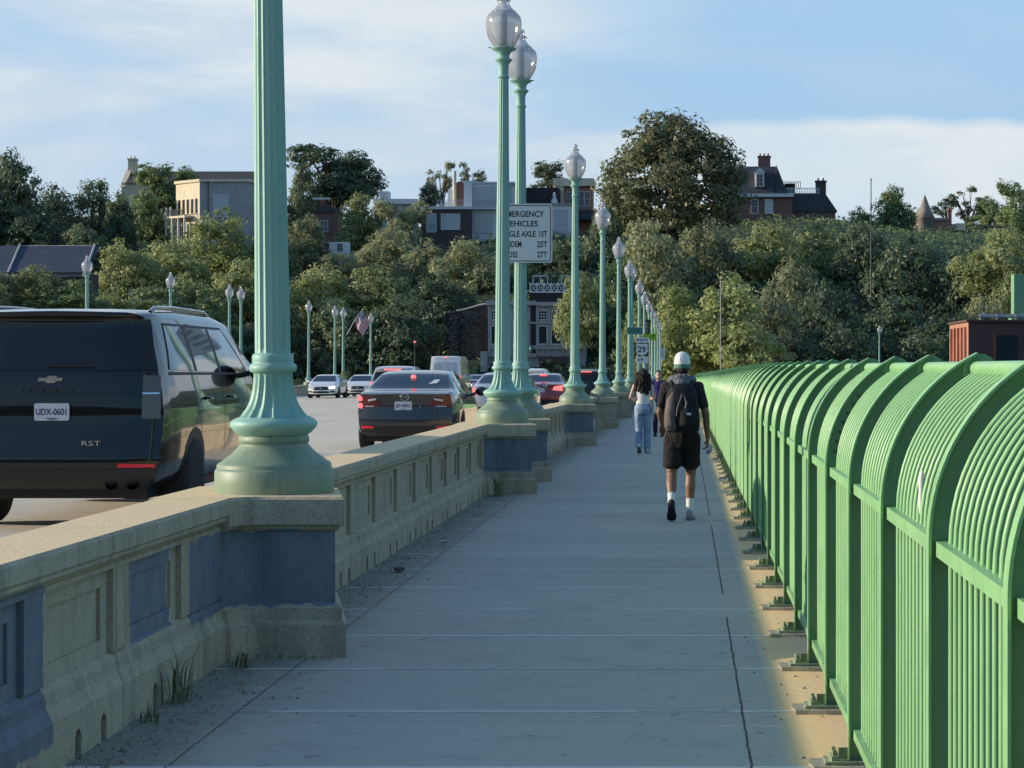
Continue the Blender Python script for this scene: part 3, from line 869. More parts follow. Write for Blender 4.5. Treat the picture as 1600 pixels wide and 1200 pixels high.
def mirror_mesh(c,sg,root,y,z,mat,size=(.24,.10,.18)):
    b=c.side(y,z,sg,0); mb=MB()
    mb.tube([b,b+Vector((sg*.07,0,.02))],.03,8)
    cen=b+Vector((sg*(.06+size[0]/2),-.02,.06))
    mb.ell(cen,size[0]/2,size[1]/2+.03,size[2]/2,14,10)
    return mb.build('wing_mirror',mat,root)

# ---- black full-size SUV beside the first lamp
def suv_big():
    yy=19.3; root=thing('suv','large black SUV seen from behind beside the blue pedestal, plate on its tailgate','car',(-5.55,yy,zroad(yy+2.5)+.02))
    c=Car(5.7,1.03,.36,[(0,1.34),(4.2,1.34),(4.6,1.22),(5.5,1.08),(5.7,1.0)],
      [(0,1.915),(.3,1.945),(1.4,1.965),(2.9,1.955),(3.5,1.90),(4.45,1.30),(5.4,1.16),(5.7,1.02)],
      [(0,.94),(.12,.965),(.5,.99),(1.2,1.0),(4.6,1.0),(5.3,.95),(5.7,.86)],
      [(.36,.10),(.44,.0),(.50,-.03),(.70,-.03),(.735,.05),(.76,.06),(.92,.085),(.97,.07),(1.16,.09),(1.34,.12),(1.38,.135),(1.84,.30),(1.865,.20),(1.90,.17),(1.93,.24),(1.97,.34)],tum=.155,H=.6,bulge=.10,pw=4)
    c.body(M_BLACKP,root,72)
    # rear glass, wide and wrapped round
    c.patch(c.rear,((-.90,1.395),(.90,1.395),(.815,1.845),(-.815,1.845)),24,8,M_CGLASS,'rear_window',root)
    mb=MB(); mb.box(-.03,.36,-.012,.01,0,.012); w=mb.build('wiper',M_TRIM,root); w.location=c.rear(0,1.42,.01)
    # side glass
    for sg in (-1,1):
        f=lambda y,z,sg=sg: c.side(y,z,sg,.005)
        c.patch(f,((.33,1.40),(1.30,1.385),(1.24,1.80),(.50,1.795)) ,8,8,M_CGLASS,'quarter_window',root)
        c.patch(f,((1.42,1.385),(2.36,1.37),(2.28,1.805),(1.36,1.80)),8,8,M_CGLASS,'side_window',root)
        c.patch(f,((2.48,1.37),(3.72,1.36),(3.02,1.79),(2.40,1.80)),8,8,M_CGLASS,'side_window',root)
        mb=MB()
        for y0,y1 in ((1.36,1.372),(2.415,2.427),(3.62,3.632)):
            c.patch(lambda y,z: c.side(y,z,sg,.0045),((y0,.60),(y1,.60),(y1,1.34),(y0,1.34)),1,8,None,'',None,mb)
        mb.build('door_seam',M_TRIM,root)
        mb=MB()
        for q in (((1.30,1.385),(1.42,1.385),(1.36,1.80),(1.24,1.80)),((2.36,1.37),(2.48,1.37),(2.40,1.80),(2.28,1.805)),((3.72,1.36),(3.80,1.355),(3.08,1.79),(3.02,1.79)),((.30,1.40),(.335,1.40),(.505,1.795),(.47,1.80)),((.47,1.795),(3.04,1.79),(3.04,1.815),(.47,1.82))):
            c.patch(lambda y,z: c.side(y,z,sg,.0052),q,10,8,None,'',None,mb)
        mb.build('window_pillar',M_TRIM,root)
        mb=MB(); 
        for y0 in (1.55,2.62):
            p=c.side(y0+.1,1.13,sg,.0); mb.tube([p+Vector((sg*.006,-.10,0)),p+Vector((sg*.035,-.07,0)),p+Vector((sg*.035,.07,0)),p+Vector((sg*.006,.10,0))],.014,8)
        mb.build('door_handle',M_BLACKP,root)
        mb=MB(); c.patch(lambda y,z: c.side(y,z,sg,.0065),((.30,1.352),(3.74,1.345),(3.74,1.362),(.30,1.378)),24,1,None,'',None,mb); mb.build('belt_moulding',M_CHROME if False else M_TRIM,root)
        # roof rail
        pts=[]
        for k in range(13):
            y=.42+2.5*k/12; h=.03 if 0<k<12 else -.01
            p=c.top(.74,y,0); pts.append((sg*.745,p.y,p.z+h))
        mb=MB(); mb.tube(pts,.021,8); mb.build('roof_rail',M_BLACKP,root)
        # tall tail lamp wrapping the corner
        f=lambda x,z,sg=sg: c.rear(sg*x,z,.008)
        mb=MB(); c.patch(f,((.80,.97),(.955,.97),(.945,1.35),(.80,1.35)) if sg>0 else ((.955,.97),(.80,.97),(.80,1.35),(.945,1.35)),6,8,None,'',None,mb)
        c.patch(lambda y,z: c.side(y,z,sg,.006),((.0,.97),(.20,.99),(.13,1.34),(.0,1.35)),4,6,None,'',None,mb)
        tl=mb.build('tail_light',M_SMOKE,root)
        mb=MB(); c.patch(lambda x,z: c.rear(sg*x,z,.012),((.80,1.185),(.94,1.185),(.94,1.20),(.80,1.20)),4,1,None,'',None,mb); mb.build('light_bar',M_CHROME,tl)
        mb=MB(); c.patch(lambda x,z: c.rear(sg*x,z,.010),((.62,.548),(.93,.548),(.93,.575),(.62,.582)),6,1,None,'',None,mb); mb.build('bumper_reflector',M_REDREF,root)
        c.wheel(root,1.12,.40,sg,.28); c.wheel(root,4.6,.40,sg,.28)
        mirror_mesh(c,sg,root,3.55,1.34,M_BLACKP,(.26,.14,.25))
    mb=MB(); mb.box(-.78,.78,.25,5.4,.26,.50)
    for x in (-.62,.62): mb.box(x-.1,x+.1,.5,.9,.24,.40)
    mb.tube([(-.95,1.12,.34),(.95,1.12,.34)],.07,10)
    mb.build('underbody',M_TRIM,root)
    mb=MB(); c.patch(lambda x,z: c.rear(x,z,.004),((-.86,.37),(.86,.37),(.90,.535),(-.90,.535)),16,4,None,'',None,mb); mb.build('bumper_lower',M_TRIM,root)
    mb=MB()
    for x in (.55,.73):
        mb.tube([c.rear(x,.40,.03),c.rear(x,.40,.03)+Vector((0,.3,0))],.05,16,cap=False)
    mb.build('exhaust_pipe',M_EXH,root)
    mb=MB(); c.patch(lambda x,z: c.rear(x,z,.0085),((-.80,1.185),(.78,1.185),(.78,1.19),(-.80,1.19)),12,1,None,'',None,mb)
    c.patch(lambda x,z: c.rear(x,z,.0085),((-.93,.735),(.93,.735),(.93,.742),(-.93,.742)),12,1,None,'',None,mb)
    mb.build('tailgate_seam',M_TRIM,root)
    # bow-tie emblem
    y=c.rear(.0,1.31,.012).y
    mb=MB()
    mb.prism([(-.035,-.028),(.045,-.028),(.052,-.012),(.105,-.012),(.118,.018),(.058,.018),(.062,.034),(-.018,.034),(-.026,.018),(-.095,.018),(-.108,-.012),(-.030,-.012)],'y',0,.008)
    e=mb.build('emblem',M_CHROME,root); e.location=(.0,y-.006,1.31)
    s=text('lettering','S U B U R B A N',.046,mat_simple('dark_chrome',(.12,.12,.13),.25,metal=1,var=.6,scale=40),root,(-.02,c.rear(0,1.222,.012).y-.004,1.222),sx=1.45,ext=.003)
    licence(root,.03,c.rear(0,1.02,.02).y-.004,1.03,'UDX-0601','Virginia')
    text('lettering','RST',.062,M_CHROME,root,(.38,c.rear(.38,.76,.012).y-.03,.755),(PI/2,.0,0.0),ext=.004,sx=1.7)
suv_big()

# ---- generic cars
SED=dict(L=4.75,HW=.925,zlo=.27,belt=[(0,.98),(.5,.99),(3.4,.93),(4.4,.80),(4.75,.66)],
  roof=[(0,1.0),(.12,1.045),(.45,1.075),(.62,1.085),(1.35,1.36),(1.8,1.425),(2.5,1.43),(3.0,1.36),(3.95,.985),(4.55,.85),(4.75,.70)],
  plan=[(0,.89),(.15,.94),(.5,.985),(1.0,1.0),(3.8,1.0),(4.4,.95),(4.75,.84)],
  rake=[(.27,.07),(.34,.02),(.40,-.02),(.62,-.02),(.68,.03),(.80,.05),(1.0,.0),(1.05,-.02),(1.08,.02)],tum=.26,H=.45,bulge=.14,pw=3)
SUVS=dict(L=4.6,HW=.93,zlo=.34,belt=[(0,1.08),(3.3,1.05),(4.2,.98),(4.6,.85)],
  roof=[(0,1.60),(.25,1.655),(1.0,1.69),(2.2,1.685),(2.8,1.60),(3.6,1.12),(4.3,1.0),(4.6,.88)],
  plan=[(0,.90),(.2,.96),(.7,1.0),(3.9,1.0),(4.3,.95),(4.6,.86)],
  rake=[(.34,.08),(.42,.0),(.62,-.02),(.70,.05),(1.08,.10),(1.5,.34),(1.56,.24),(1.69,.34)],tum=.2,H=.6,bulge=.12,pw=3)
VAN=dict(L=5.8,HW=1.0,zlo=.38,belt=[(0,1.3),(4.6,1.3),(5.3,1.15),(5.8,.95)],
  roof=[(0,2.46),(.15,2.50),(3.8,2.52),(4.4,2.40),(5.1,1.45),(5.6,1.2),(5.8,1.0)],
  plan=[(0,.955),(.12,.985),(.5,1.0),(5.2,1.0),(5.8,.88)],
  rake=[(.38,.03),(.5,-.06),(.62,-.06),(.64,.0),(1.4,.0),(2.45,.10),(2.52,.16)],tum=.09,H=1.15,bulge=.05,pw=6)
def car(spec,name,label,x,y,mat,rz=0,lit=True,plate=None,kind='sedan',cat='car',group=None,emblem=None,wheels=True,drop=0):
    root=thing(name,label,cat,(x,y,zroad(y+2)),rz,group)
    c=Car(**spec); c.body(mat,root,44)
    zb=c.belt[0][1]; L=c.L
    lensm=M_TAILON if lit else M_TAILOFF
    if kind=='sedan':
        c.patch(lambda x,y: c.top(x,y,.007),((-.70,.66),(.70,.66),(.60,1.36),(-.60,1.36)),16,10,M_CGLASS,'rear_window',root)
        c.patch(lambda x,y: c.top(x,y,.007),((-.58,2.98),(.58,2.98),(.70,3.88),(-.70,3.88)),16,10,M_CGLASS,'windscreen',root)
        wins=[((1.02,1.02),(2.02,1.0),(2.02,1.34),(1.62,1.345)),((2.10,1.0),(3.35,.97),(2.82,1.30),(2.10,1.34))]
        tl=((.42,.80),(.80,.76),(.80,.99),(.50,.93))
        tz=.79
    elif kind=='suv':
        c.patch(c.rear,((-.72,1.13),(.72,1.13),(.64,1.50),(-.64,1.50)),16,8,M_CGLASS,'rear_window',root)
        c.patch(lambda x,y: c.top(x,y,.007),((-.60,2.72),(.60,2.72),(.70,3.5),(-.70,3.5)),16,10,M_CGLASS,'windscreen',root)
        wins=[((.35,1.13),(1.0,1.11),(1.0,1.54),(.55,1.53)),((1.08,1.11),(1.98,1.10),(1.95,1.56),(1.08,1.55)),((2.06,1.10),(3.05,1.08),(2.62,1.50),(2.04,1.56))]
        tl=((.55,.86),(.86,.82),(.84,1.10),(.60,1.05)); tz=.80
    else:
        mb=MB(); c.patch(c.rear,((-.72,1.42),(-.06,1.42),(-.06,2.12),(-.68,2.12)),8,8,None,'',None,mb); c.patch(c.rear,((.06,1.42),(.72,1.42),(.68,2.12),(.06,2.12)),8,8,None,'',None,mb)
        mb.build('rear_window',mat_simple('van_pale_glass',(.40,.44,.52),.15,coat=1),root)
        mb=MB(); c.patch(lambda x,z:c.rear(x,z,.008),((-.008,.66),(.008,.66),(.008,2.36),(-.008,2.36)),1,8,None,'',None,mb); mb.build('door_seam',M_TRIM,root)
        c.patch(lambda x,y: c.top(x,y,.007),((-.70,4.4),(.70,4.4),(.80,5.05),(-.80,5.05)),12,6,M_CGLASS,'windscreen',root)
        wins=[((3.7,1.35),(4.75,1.33),(4.4,2.0),(3.7,2.05))]
        tl=((.84,.95),(.94,.95),(.93,1.35),(.84,1.35)); tz=.8
    for sg in (-1,1):
        for w in wins: c.patch(lambda y,z: c.side(y,z,sg,.006),w,6,6,M_CGLASS,'side_window',root)
        q=[(sg*a,b) for a,b in tl]
        if sg<0: q=[q[1],q[0],q[3],q[2]]
        c.patch(lambda x,z: c.rear(x,z,.010),q,8,5,lensm,'tail_light',root)
        for yy in (L*.2,L*.80): c.wheel(root,yy,.33 if kind=='sedan' else .36,sg,.22)
        mirror_mesh(c,sg,root,L*.665,zb-.02,mat)
    mb=MB(); c.patch(lambda x,z: c.rear(x,z,.006),((-.74,c.zlo+.01),(.74,c.zlo+.01),(.72,c.zlo+.16),(-.72,c.zlo+.16)),12,3,None,'',None,mb); mb.build('bumper_lower',M_TRIM,root)
    mb=MB(); mb.box(-.72,.72,.25,L-.3,.16,.42); mb.build('underbody',M_TRIM,root)
    if lit:
        mb=MB()
        if kind=='sedan':
            p=c.top(0,1.30,.03); mb.box(-.14,.14,p.y-.05,p.y+.0,p.z-.035,p.z+.012)
        elif kind=='suv':
            p=c.rear(0,1.56,.02); mb.box(-.30,.30,p.y-.012,p.y+.02,p.z-.03,p.z+.03)
        else:
            p=c.rear(0,2.42,.02); mb.box(-.1,.1,p.y-.01,p.y+.02,p.z-.02,p.z+.02)
        mb.build('brake_light',M_TAILON,root)
    if plate: licence(root,-.02,c.rear(0,tz,.02).y-.006,tz,plate,'Virginia')
    return root,c
# dark sedan directly ahead
r,c=car(SED,'sedan','dark slate sedan with a round winged badge, braking behind the parapet ahead of the SUV',-4.93,39,M_NAVYP,0,False,None)
for sg in (-1,1):
    mb=MB(); f=lambda x,z: c.rear(sg*x,z,.013)
    c.patch(f,((.52,.90),(.66,.875),(.66,.91),(.50,.935)),4,2,None,'',None,mb); c.patch(f,((.56,.785),(.72,.78),(.72,.795),(.54,.80)),4,1,None,'',None,mb)
    mb.build('tail_light_trim',M_LENS,r)
    c.patch(f,((.55,.40),(.78,.40),(.78,.45),(.55,.44)),4,1,M_REDREF,'bumper_reflector',r)
    c.patch(f,((.60,.30),(.80,.33),(.74,.355),(.58,.33)),4,1,M_EXH,'bumper_trim',r)
for (xx,zz) in ((-.80,.93),(-.79,.80)):
    mb=MB(); p=c.rear(xx,zz,.02); mb.ell(p,.055,.012,.05,10,6); mb.build('brake_light',M_TAILON,r)
mb=MB(); p=c.top(.02,1.12,.03); mb.ell((p.x-.02,p.y,p.z),.05,.02,.045,10,6); mb.build('brake_light',M_TAILON,r)
mb=MB(); pz=c.rear(0,.955,.014)
M=Matrix.Translation(pz)@Matrix.Rotation(PI/2,4,'X')
ring=[(.072*math.cos(a),pz.y,.955+.058*math.sin(a)) for a in [2*PI*k/24 for k in range(25)]]
mb.tube(ring,.007,6,cap=False); mb.tube([(-.066,pz.y,.975),(-.03,pz.y,.972),(0,pz.y,.94),(.03,pz.y,.972),(.066,pz.y,.975)],.007,6)
mb.build('emblem',M_CHROME,r)
licence(r,-.03,c.rear(0,.80,.02).y-.004,.80,'JD-4835','Virginia')
text('lettering','6',.05,M_CHROME,r,(.27,c.rear(.27,.79,.012).y-.004,.79),sx=1.6)
mb=MB(); p0=c.top(.38,.95,.02); mb.add([(.30,p0.y-.1,p0.z-.05),(.46,p0.y-.08,p0.z-.035),(.50,p0.y+.06,p0.z+.03),(.40,p0.y+.06,p0.z+.03)],[(0,1,2,3)]); mb.build('window_decal',M_PLATE,r)
r,c=car(SED,'sedan','silver sedan with a lit brake light, partly behind the lamp with the crossed sign',-5.35,64,M_SILVERP,0,True,None)
r,c=car(SED,'sedan','dark red sedan with lit brake lights, between two lamp posts',-5.40,83,M_REDP,0,True,'FL-2174')
r,c=car(SUVS,'suv','small black SUV with a lit brake light, ahead of the red sedan',-5.5,123,M_BLACKP,0,True,None,'suv')
r,c=car(SUVS,'suv','silver SUV with big lit tail lights, in the lane beside the dark sedan',-10.6,80,M_SILVERP,0,True,None,'suv')
r,c=car(SUVS,'suv','white SUV with roof bars showing just above the red sedan',-7.4,106,M_WHITEP,0,False,None,'suv')
r,c=car(VAN,'van','white high-roof delivery van in the middle of the bridge traffic',-14.1,130,M_WHITEP,0,True,None,'van','van')
r,c=car(SED,'sedan','dark blue sedan between the white van and the silver sedan',-14.0,150,paint('blue_car_paint',(.02,.03,.16)),0,False,None)
for i,(x,y,lab) in enumerate(((-21.6,136,'white oncoming sedan with one headlight glaring'),(-20.9,146,'white oncoming sedan partly hidden by the silver SUV'))):
    r,c=car(SED,'sedan',lab,x,y,M_WHITEP,PI,False,None)
    for sg in (-1,1):
        q=[(sg*.50,.60),(sg*.80,.62),(sg*.80,.76),(sg*.48,.70)]
        if sg>0: q=[q[1],q[0],q[3],q[2]]
        c.patch(lambda x,z: c.front(x,z,.012),q,6,4,M_HEADON if (i==0 and sg<0) else M_LENS,'headlight',r)
        q=[(sg*.55,.36),(sg*.82,.38),(sg*.80,.46),(sg*.55,.46)]
        if sg>0: q=[q[1],q[0],q[3],q[2]]
        c.patch(lambda x,z: c.front(x,z,.012),q,4,2,M_TRIM,'fog_light_recess',r)
    c.patch(lambda x,z: c.front(x,z,.014),((.44,.52),(-.44,.52),(-.38,.70),(.38,.70)),10,4,M_TRIM,'grille',r)
    c.patch(lambda x,z: c.front(x,z,.012),((.5,.33),(-.5,.33),(-.46,.44),(.46,.44)),10,3,M_TRIM,'lower_grille',r)
    mb=MB(); p=c.front(0,.61,.02); mb.ell(p,.08,.01,.035,10,6); mb.build('emblem',M_CHROME,r)
# ================================================================== people
def skin_mat(name,a,b):
    t=NT(name); p=t.coord('object')
    t.set(Base_Color=t.ramp(t.noise(p,9,4),[(.3,a),(.7,b)]),Roughness=.5)
    t.b.inputs['Subsurface Weight'].default_value=.08; t.b.inputs['Subsurface Radius'].default_value=(.02,.008,.004)
    return t.mat
def cloth(name,col,var=.25,scale=5,rough=.85,wr=.9,ws=11):
    t=NT(name); p=t.coord('object')
    c=t.ramp(t.noise(p,scale,6,.65),[(.3,tuple(x*(1-var) for x in col)),(.7,tuple(min(1,x*(1+var)) for x in col))])
    t.set(Base_Color=c,Roughness=rough)
    t.b.inputs['Sheen Weight'].default_value=.15 if max(col)>.3 else 0; t.b.inputs['Specular IOR Level'].default_value=.25
    t.bump(t.math('ADD',t.noise(t.mapped(p,(1,1,.45)),ws,3,.5,1.5),t.math('MULTIPLY',t.noise(p,160,2),.15)),wr,.045)
    return t.mat
SK1=skin_mat('brown_skin',(.22,.115,.07),(.30,.165,.10)); SK2=skin_mat('light_skin',(.50,.30,.22),(.60,.38,.29))
HAIR=cloth('dark_hair',(.018,.012,.009),.4,22,.5,.9,40)
def hand(mb,wrist,dirv,side,fwd,curl=.5,s=1.0):
    """palm and five separate bent fingers; dirv = along the fingers, side = towards the thumb, fwd = palm normal"""
    w=Vector(wrist); d=Vector(dirv).normalized(); sd=Vector(side); sd=(sd-d*sd.dot(d)).normalized(); f=d.cross(sd); 
    if f.dot(Vector(fwd))<0: f=-f
    for k in range(4):
        o=(k-1.5)*.021*s
        mb.cap(w+sd*o*.7,.017*s,w+d*.085*s+sd*o,.0135*s,10)
        base=w+d*.085*s+sd*o; L=[.068,.076,.072,.056][3-k]*s
        a=curl*.8; p1=base+(d*math.cos(a)+f*math.sin(a))*L*.45
        a=curl*1.9; p2=p1+(d*math.cos(a)+f*math.sin(a))*L*.33
        a=curl*2.6; p3=p2+(d*math.cos(a)+f*math.sin(a))*L*.25
        mb.cap(base,.0100*s,p1,.0093*s,8); mb.cap(p1,.0093*s,p2,.0087*s,8); mb.cap(p2,.0087*s,p3,.0078*s,8)
    t0=w+d*.028*s+sd*.032*s; t1=t0+(d*.6+sd*.65+f*.25)*.042*s; t2=t1+(d*.85+sd*.15+f*.45)*.034*s
    mb.cap(w+d*.02*s+sd*.012*s,.017*s,t0,.0145*s,10); mb.cap(t0,.0135*s,t1,.0115*s,8); mb.cap(t1,.0115*s,t2,.0095*s,8)
def head(mb,c,s=1.0):
    """c = centre of the skull; face looks along +Y"""
    x,y,z=c
    mb.ell((x,y-.008*s,z+.02*s),.076*s,.096*s,.092*s,18,12)
    mb.ell((x,y+.022*s,z-.045*s),.062*s,.072*s,.078*s,16,10)
    mb.ell((x,y+.045*s,z-.09*s),.036*s,.034*s,.03*s,12,8)
    mb.cap((x,y+.088*s,z+.012*s),.010*s,(x,y+.104*s,z-.03*s),.014*s,8)
    mb.ell((x,y+.084*s,z-.066*s),.024*s,.012*s,.010*s,10,6)
    for sg in (-1,1):
        mb.ell((x+sg*.076*s,y-.006*s,z-.012*s),.012*s,.021*s,.033*s,10,8)
        mb.ell((x+sg*.032*s,y+.080*s,z+.020*s),.014*s,.008*s,.006*s,8,6)
def eyes(root,parent,c,s):
    mb=MB()
    for sg in (-1,1): mb.ell((c[0]+sg*.031*s,c[1]+.083*s,c[2]+.004*s),.012*s,.009*s,.009*s,10,8)
    return mb.build('eye',mat_simple('eye_white_and_iris',(.10,.08,.07),.2),parent)
def leg(mb,hip,knee,ankle,r=(.088,.058,.060,.036)):
    mb.cap(hip,r[0],knee,r[1])
    k=Vector(knee); a=Vector(ankle); m=k+(a-k)*.30
    back=Vector((0,-.016,0))
    mb.cap(knee,r[1]*.95,m+back,r[2]); mb.cap(m+back,r[2],k+(a-k)*.62,r[2]*.78); mb.cap(k+(a-k)*.62,r[2]*.78,ankle,r[3])
def shoe(mb,heel,dirv,up,s=1.0):
    h=Vector(heel); d=Vector(dirv).normalized(); u=Vector(up); u=(u-d*u.dot(d)).normalized(); x=d.cross(u)
    M=Matrix((( x.x,d.x,u.x,h.x),(x.y,d.y,u.y,h.y),(x.z,d.z,u.z,h.z),(0,0,0,1)))
    rows=[]
    for f,wd,ht in ((-.035,.026,.05),(-.02,.036,.085),(.03,.040,.088),(.08,.041,.078),(.13,.046,.058),(.18,.050,.045),(.225,.044,.036),(.25,.026,.026)):
        rows.append((f,wd*s,ht))
    vs=[];n=12;fs=[]
    for f,wd,ht in rows:
        for k in range(n):
            a=2*PI*k/n; zz=math.sin(a); vs.append((wd*math.cos(a),f*s,(.022+ (ht-.022)*max(0,zz)+ (.010)*min(0,zz))))
    for i in range(len(rows)-1):
        for k in range(n):
            a=i*n+k;b=i*n+(k+1)%n; fs.append((a,b,b+n,a+n))
    fs+=[tuple(range(n))[::-1],tuple(range(len(vs)-n,len(vs)))]
    mb.add(vs,fs,0,True,M)
    mb.ell((0,.0,.065),.041*s,.048*s,.05*s,12,8,0,M)
    sole=[(0,-.045),(.036,-.03),(.04,.05),(.045,.11),(.054,.17),(.048,.23),(.02,.262),(-.02,.262),(-.048,.23),(-.052,.17),(-.042,.11),(-.04,.05),(-.036,-.03)]
    mb.prism([(a*s,b*s) for a,b in sole],'z',-.004,.022,1,False,M)

# ---- man walking away, cap and backpack
MY=24.35; MX=-.03
man=thing('person','person in cream cap, black T-shirt and shorts walking away, wearing a backpack','person',(MX,MY,zdeck(MY)))
hipL=(-.095,0,.93); hipR=(.095,.01,.93)
kneeL=(-.115,-.035,.50); ankL=(-.115,-.26,.20); kneeR=(.095,.10,.50); ankR=(.085,.055,.10)
shL=(-.182,-.02,1.475); shR=(.182,-.01,1.475); elL=(-.245,.05,1.20); wrL=(-.225,.25,1.05); elR=(.262,-.05,1.185); wrR=(.280,-.01,.915)
mb=MB()
leg(mb,hipL,kneeL,ankL); leg(mb,hipR,kneeR,ankR)
mb.cap(ankL,.036,(-.115,-.20,.125),.034); mb.cap(ankR,.036,(.085,.12,.05),.034)
mb.rings([(0,-.01,.86,.15,.105),(0,-.01,.95,.165,.115),(0,0,1.08,.150,.105),(0,.01,1.22,.165,.115),(0,.005,1.36,.185,.12),(0,-.01,1.46,.155,.09),(0,-.015,1.51,.08,.065)],20)
mb.cap((0,-.012,1.47),.066,(0,.012,1.62),.056)
for s_,e_,w_ in ((shL,elL,wrL),(shR,elR,wrR)):
    mb.cap(s_,.058,e_,.040); mb.cap(e_,.041,tuple(Vector(e_)*.6+Vector(w_)*.4),.038); mb.cap(tuple(Vector(e_)*.6+Vector(w_)*.4),.038,w_,.025)
head(mb,(0,.03,1.70))
hand(mb,wrL,(.05,.6,-.6),(.9,.4,.2),(.5,-.5,-.3),.45)
hand(mb,wrR,(.0,.08,-1),(-.1,1,.1),(-1,0,0),.62)
remeshed('body',mb,SK1,man,.0085,3)
eyes(man,man,(0,.03,1.70),1)
M_TEE=cloth('black_tee_cloth',(.040,.035,.037),.3); M_SHORT=cloth('charcoal_shorts_cloth',(.024,.020,.020),.3)
mb=MB()
mb.rings([(0,-.01,.94,.178,.128),(0,-.01,1.02,.176,.128),(0,.0,1.12,.172,.122),(0,.01,1.24,.183,.13),(0,.005,1.36,.19,.134),(0,-.008,1.45,.172,.112),(0,-.015,1.515,.10,.08),(0,-.012,1.54,.07,.062)],24)
for s_,e_ in ((shL,elL),(shR,elR)):
    e2=Vector(s_)+(Vector(e_)-Vector(s_))*.72
    mb.cap((s_[0]*.75,s_[1],s_[2]-.02),.078,s_,.062); mb.cap(s_,.058,tuple(e2),.055)
remeshed('t_shirt',mb,M_TEE,man,.012,3)
mb=MB()
mb.rings([(0,-.01,.80,.165,.118),(0,-.01,.90,.182,.132),(0,-.01,.97,.178,.126),(0,-.01,1.0,.172,.12)],24)
for h_,k_ in ((hipL,kneeL),(hipR,kneeR)):
    e=Vector(h_)+(Vector(k_)-Vector(h_))*.66; e2=Vector(h_)+(Vector(k_)-Vector(h_))*.72
    mb.cap((h_[0],h_[1],h_[2]-.03),.112,tuple(e),.104); mb.lathe([(.103,0),(.106,.05)],20,0,True,Matrix.Translation((e2.x,e2.y,e2.z-.03)))
remeshed('shorts',mb,M_SHORT,man,.011,2)
M_SOCK=cloth('white_sock',(.78,.78,.76),.06,30,.9,.3,40)
for k_,a_ in ((kneeL,ankL),(kneeR,ankR)):
    kk=Vector(k_);aa=Vector(a_); t0=kk+(aa-kk)*.58
    mb=MB(); mb.cap(tuple(t0),.047,tuple(kk+(aa-kk)*.8),.043); mb.cap(tuple(kk+(aa-kk)*.8),.043,a_,.042)
    remeshed('sock',mb,M_SOCK,man,.008,2)
M_SHOE=cloth('dark_sneaker',(.02,.02,.022),.3,12,.6,.2); M_SOLE=mat_simple('black_rubber_sole',(.012,.012,.012),.8); M_SHOEG=cloth('grey_sneaker',(.30,.31,.33),.3,12,.6,.2); M_SOLEG=mat_simple('grey_rubber_sole',(.16,.16,.17),.8)
mb=MB(); shoe(mb,(-.115,-.352,.152),(0,.83,-.55),(0,.55,.83)); o=mb.build('shoe',[M_SHOE,M_SOLE],man); o['label']='dark sneaker pushing off, sole showing'  # mate of the grey shoe; its shade is put into the darker colour
mb=MB(); shoe(mb,(.085,.015,.004),(.05,1,0),(0,0,1)); o=mb.build('shoe',[M_SHOEG,M_SOLEG],man); o['label']='grey sneaker planted flat'
# cap: six panels, button, green back band, peak in front
t=NT('cream_cap_cloth'); p=t.coord('object'); X,Y,Z=t.sep(p)
t.set(Base_Color=t.mix(t.math('LESS_THAN',Z,-.012),t.ramp(t.noise(p,12,4),[(.3,(.80,.78,.72)),(.7,(.90,.88,.82))]),t.ramp(t.noise(p,12,4),[(.3,(.10,.20,.14)),(.7,(.15,.27,.19))])),Roughness=.85)
mb=MB(); prof=[(.098,-.052),(.1005,-.03),(.101,-.01),(.099,.02),(.092,.055),(.076,.083),(.05,.101),(.02,.109),(.001,.110)]
mb.lathe(prof,30,0,True,Matrix.Diagonal((.90,1.08,1.12,1)),cap=False)
for k in range(6):
    a=2*PI*k/6+.26; mb.tube([(.90*r*math.cos(a)*1.006,1.08*r*math.sin(a)*1.006,z*1.12) for r,z in prof[3:]],.0022,4)
mb.ell((0,0,.124),.010,.010,.006,8,6)
mb.grid(lambda u,v:((-.085+.17*u)*(1-.12*v),.085+.10*v*(1-(2*u-1)**2*.45),-.03-.02*v-.02*(2*u-1)**2),10,4,0)
o=mb.build('cap',t.mat,man,(0,.02,1.735)); 
mb=MB(); mb.ell((0,-.02,1.655),.072,.075,.06,16,8); mb.build('hair',HAIR,man)
# grey hood bunched round the neck
M_HOOD=cloth('grey_hood_cloth',(.20,.20,.22),.35,7,.9,.9,14)
mb=MB(); r=random.Random(4)
for k in range(14):
    a=2*PI*k/14; mb.ell((.115*math.cos(a),.0+.095*math.sin(a)-.02,1.545+.018*math.sin(3*a)+(.02 if math.sin(a)<0 else 0)),.05,.046,.042,10,8)
mb.ell((0,-.12,1.52),.10,.05,.06,12,8)
remeshed('hood',mb,M_HOOD,man,.011,2)
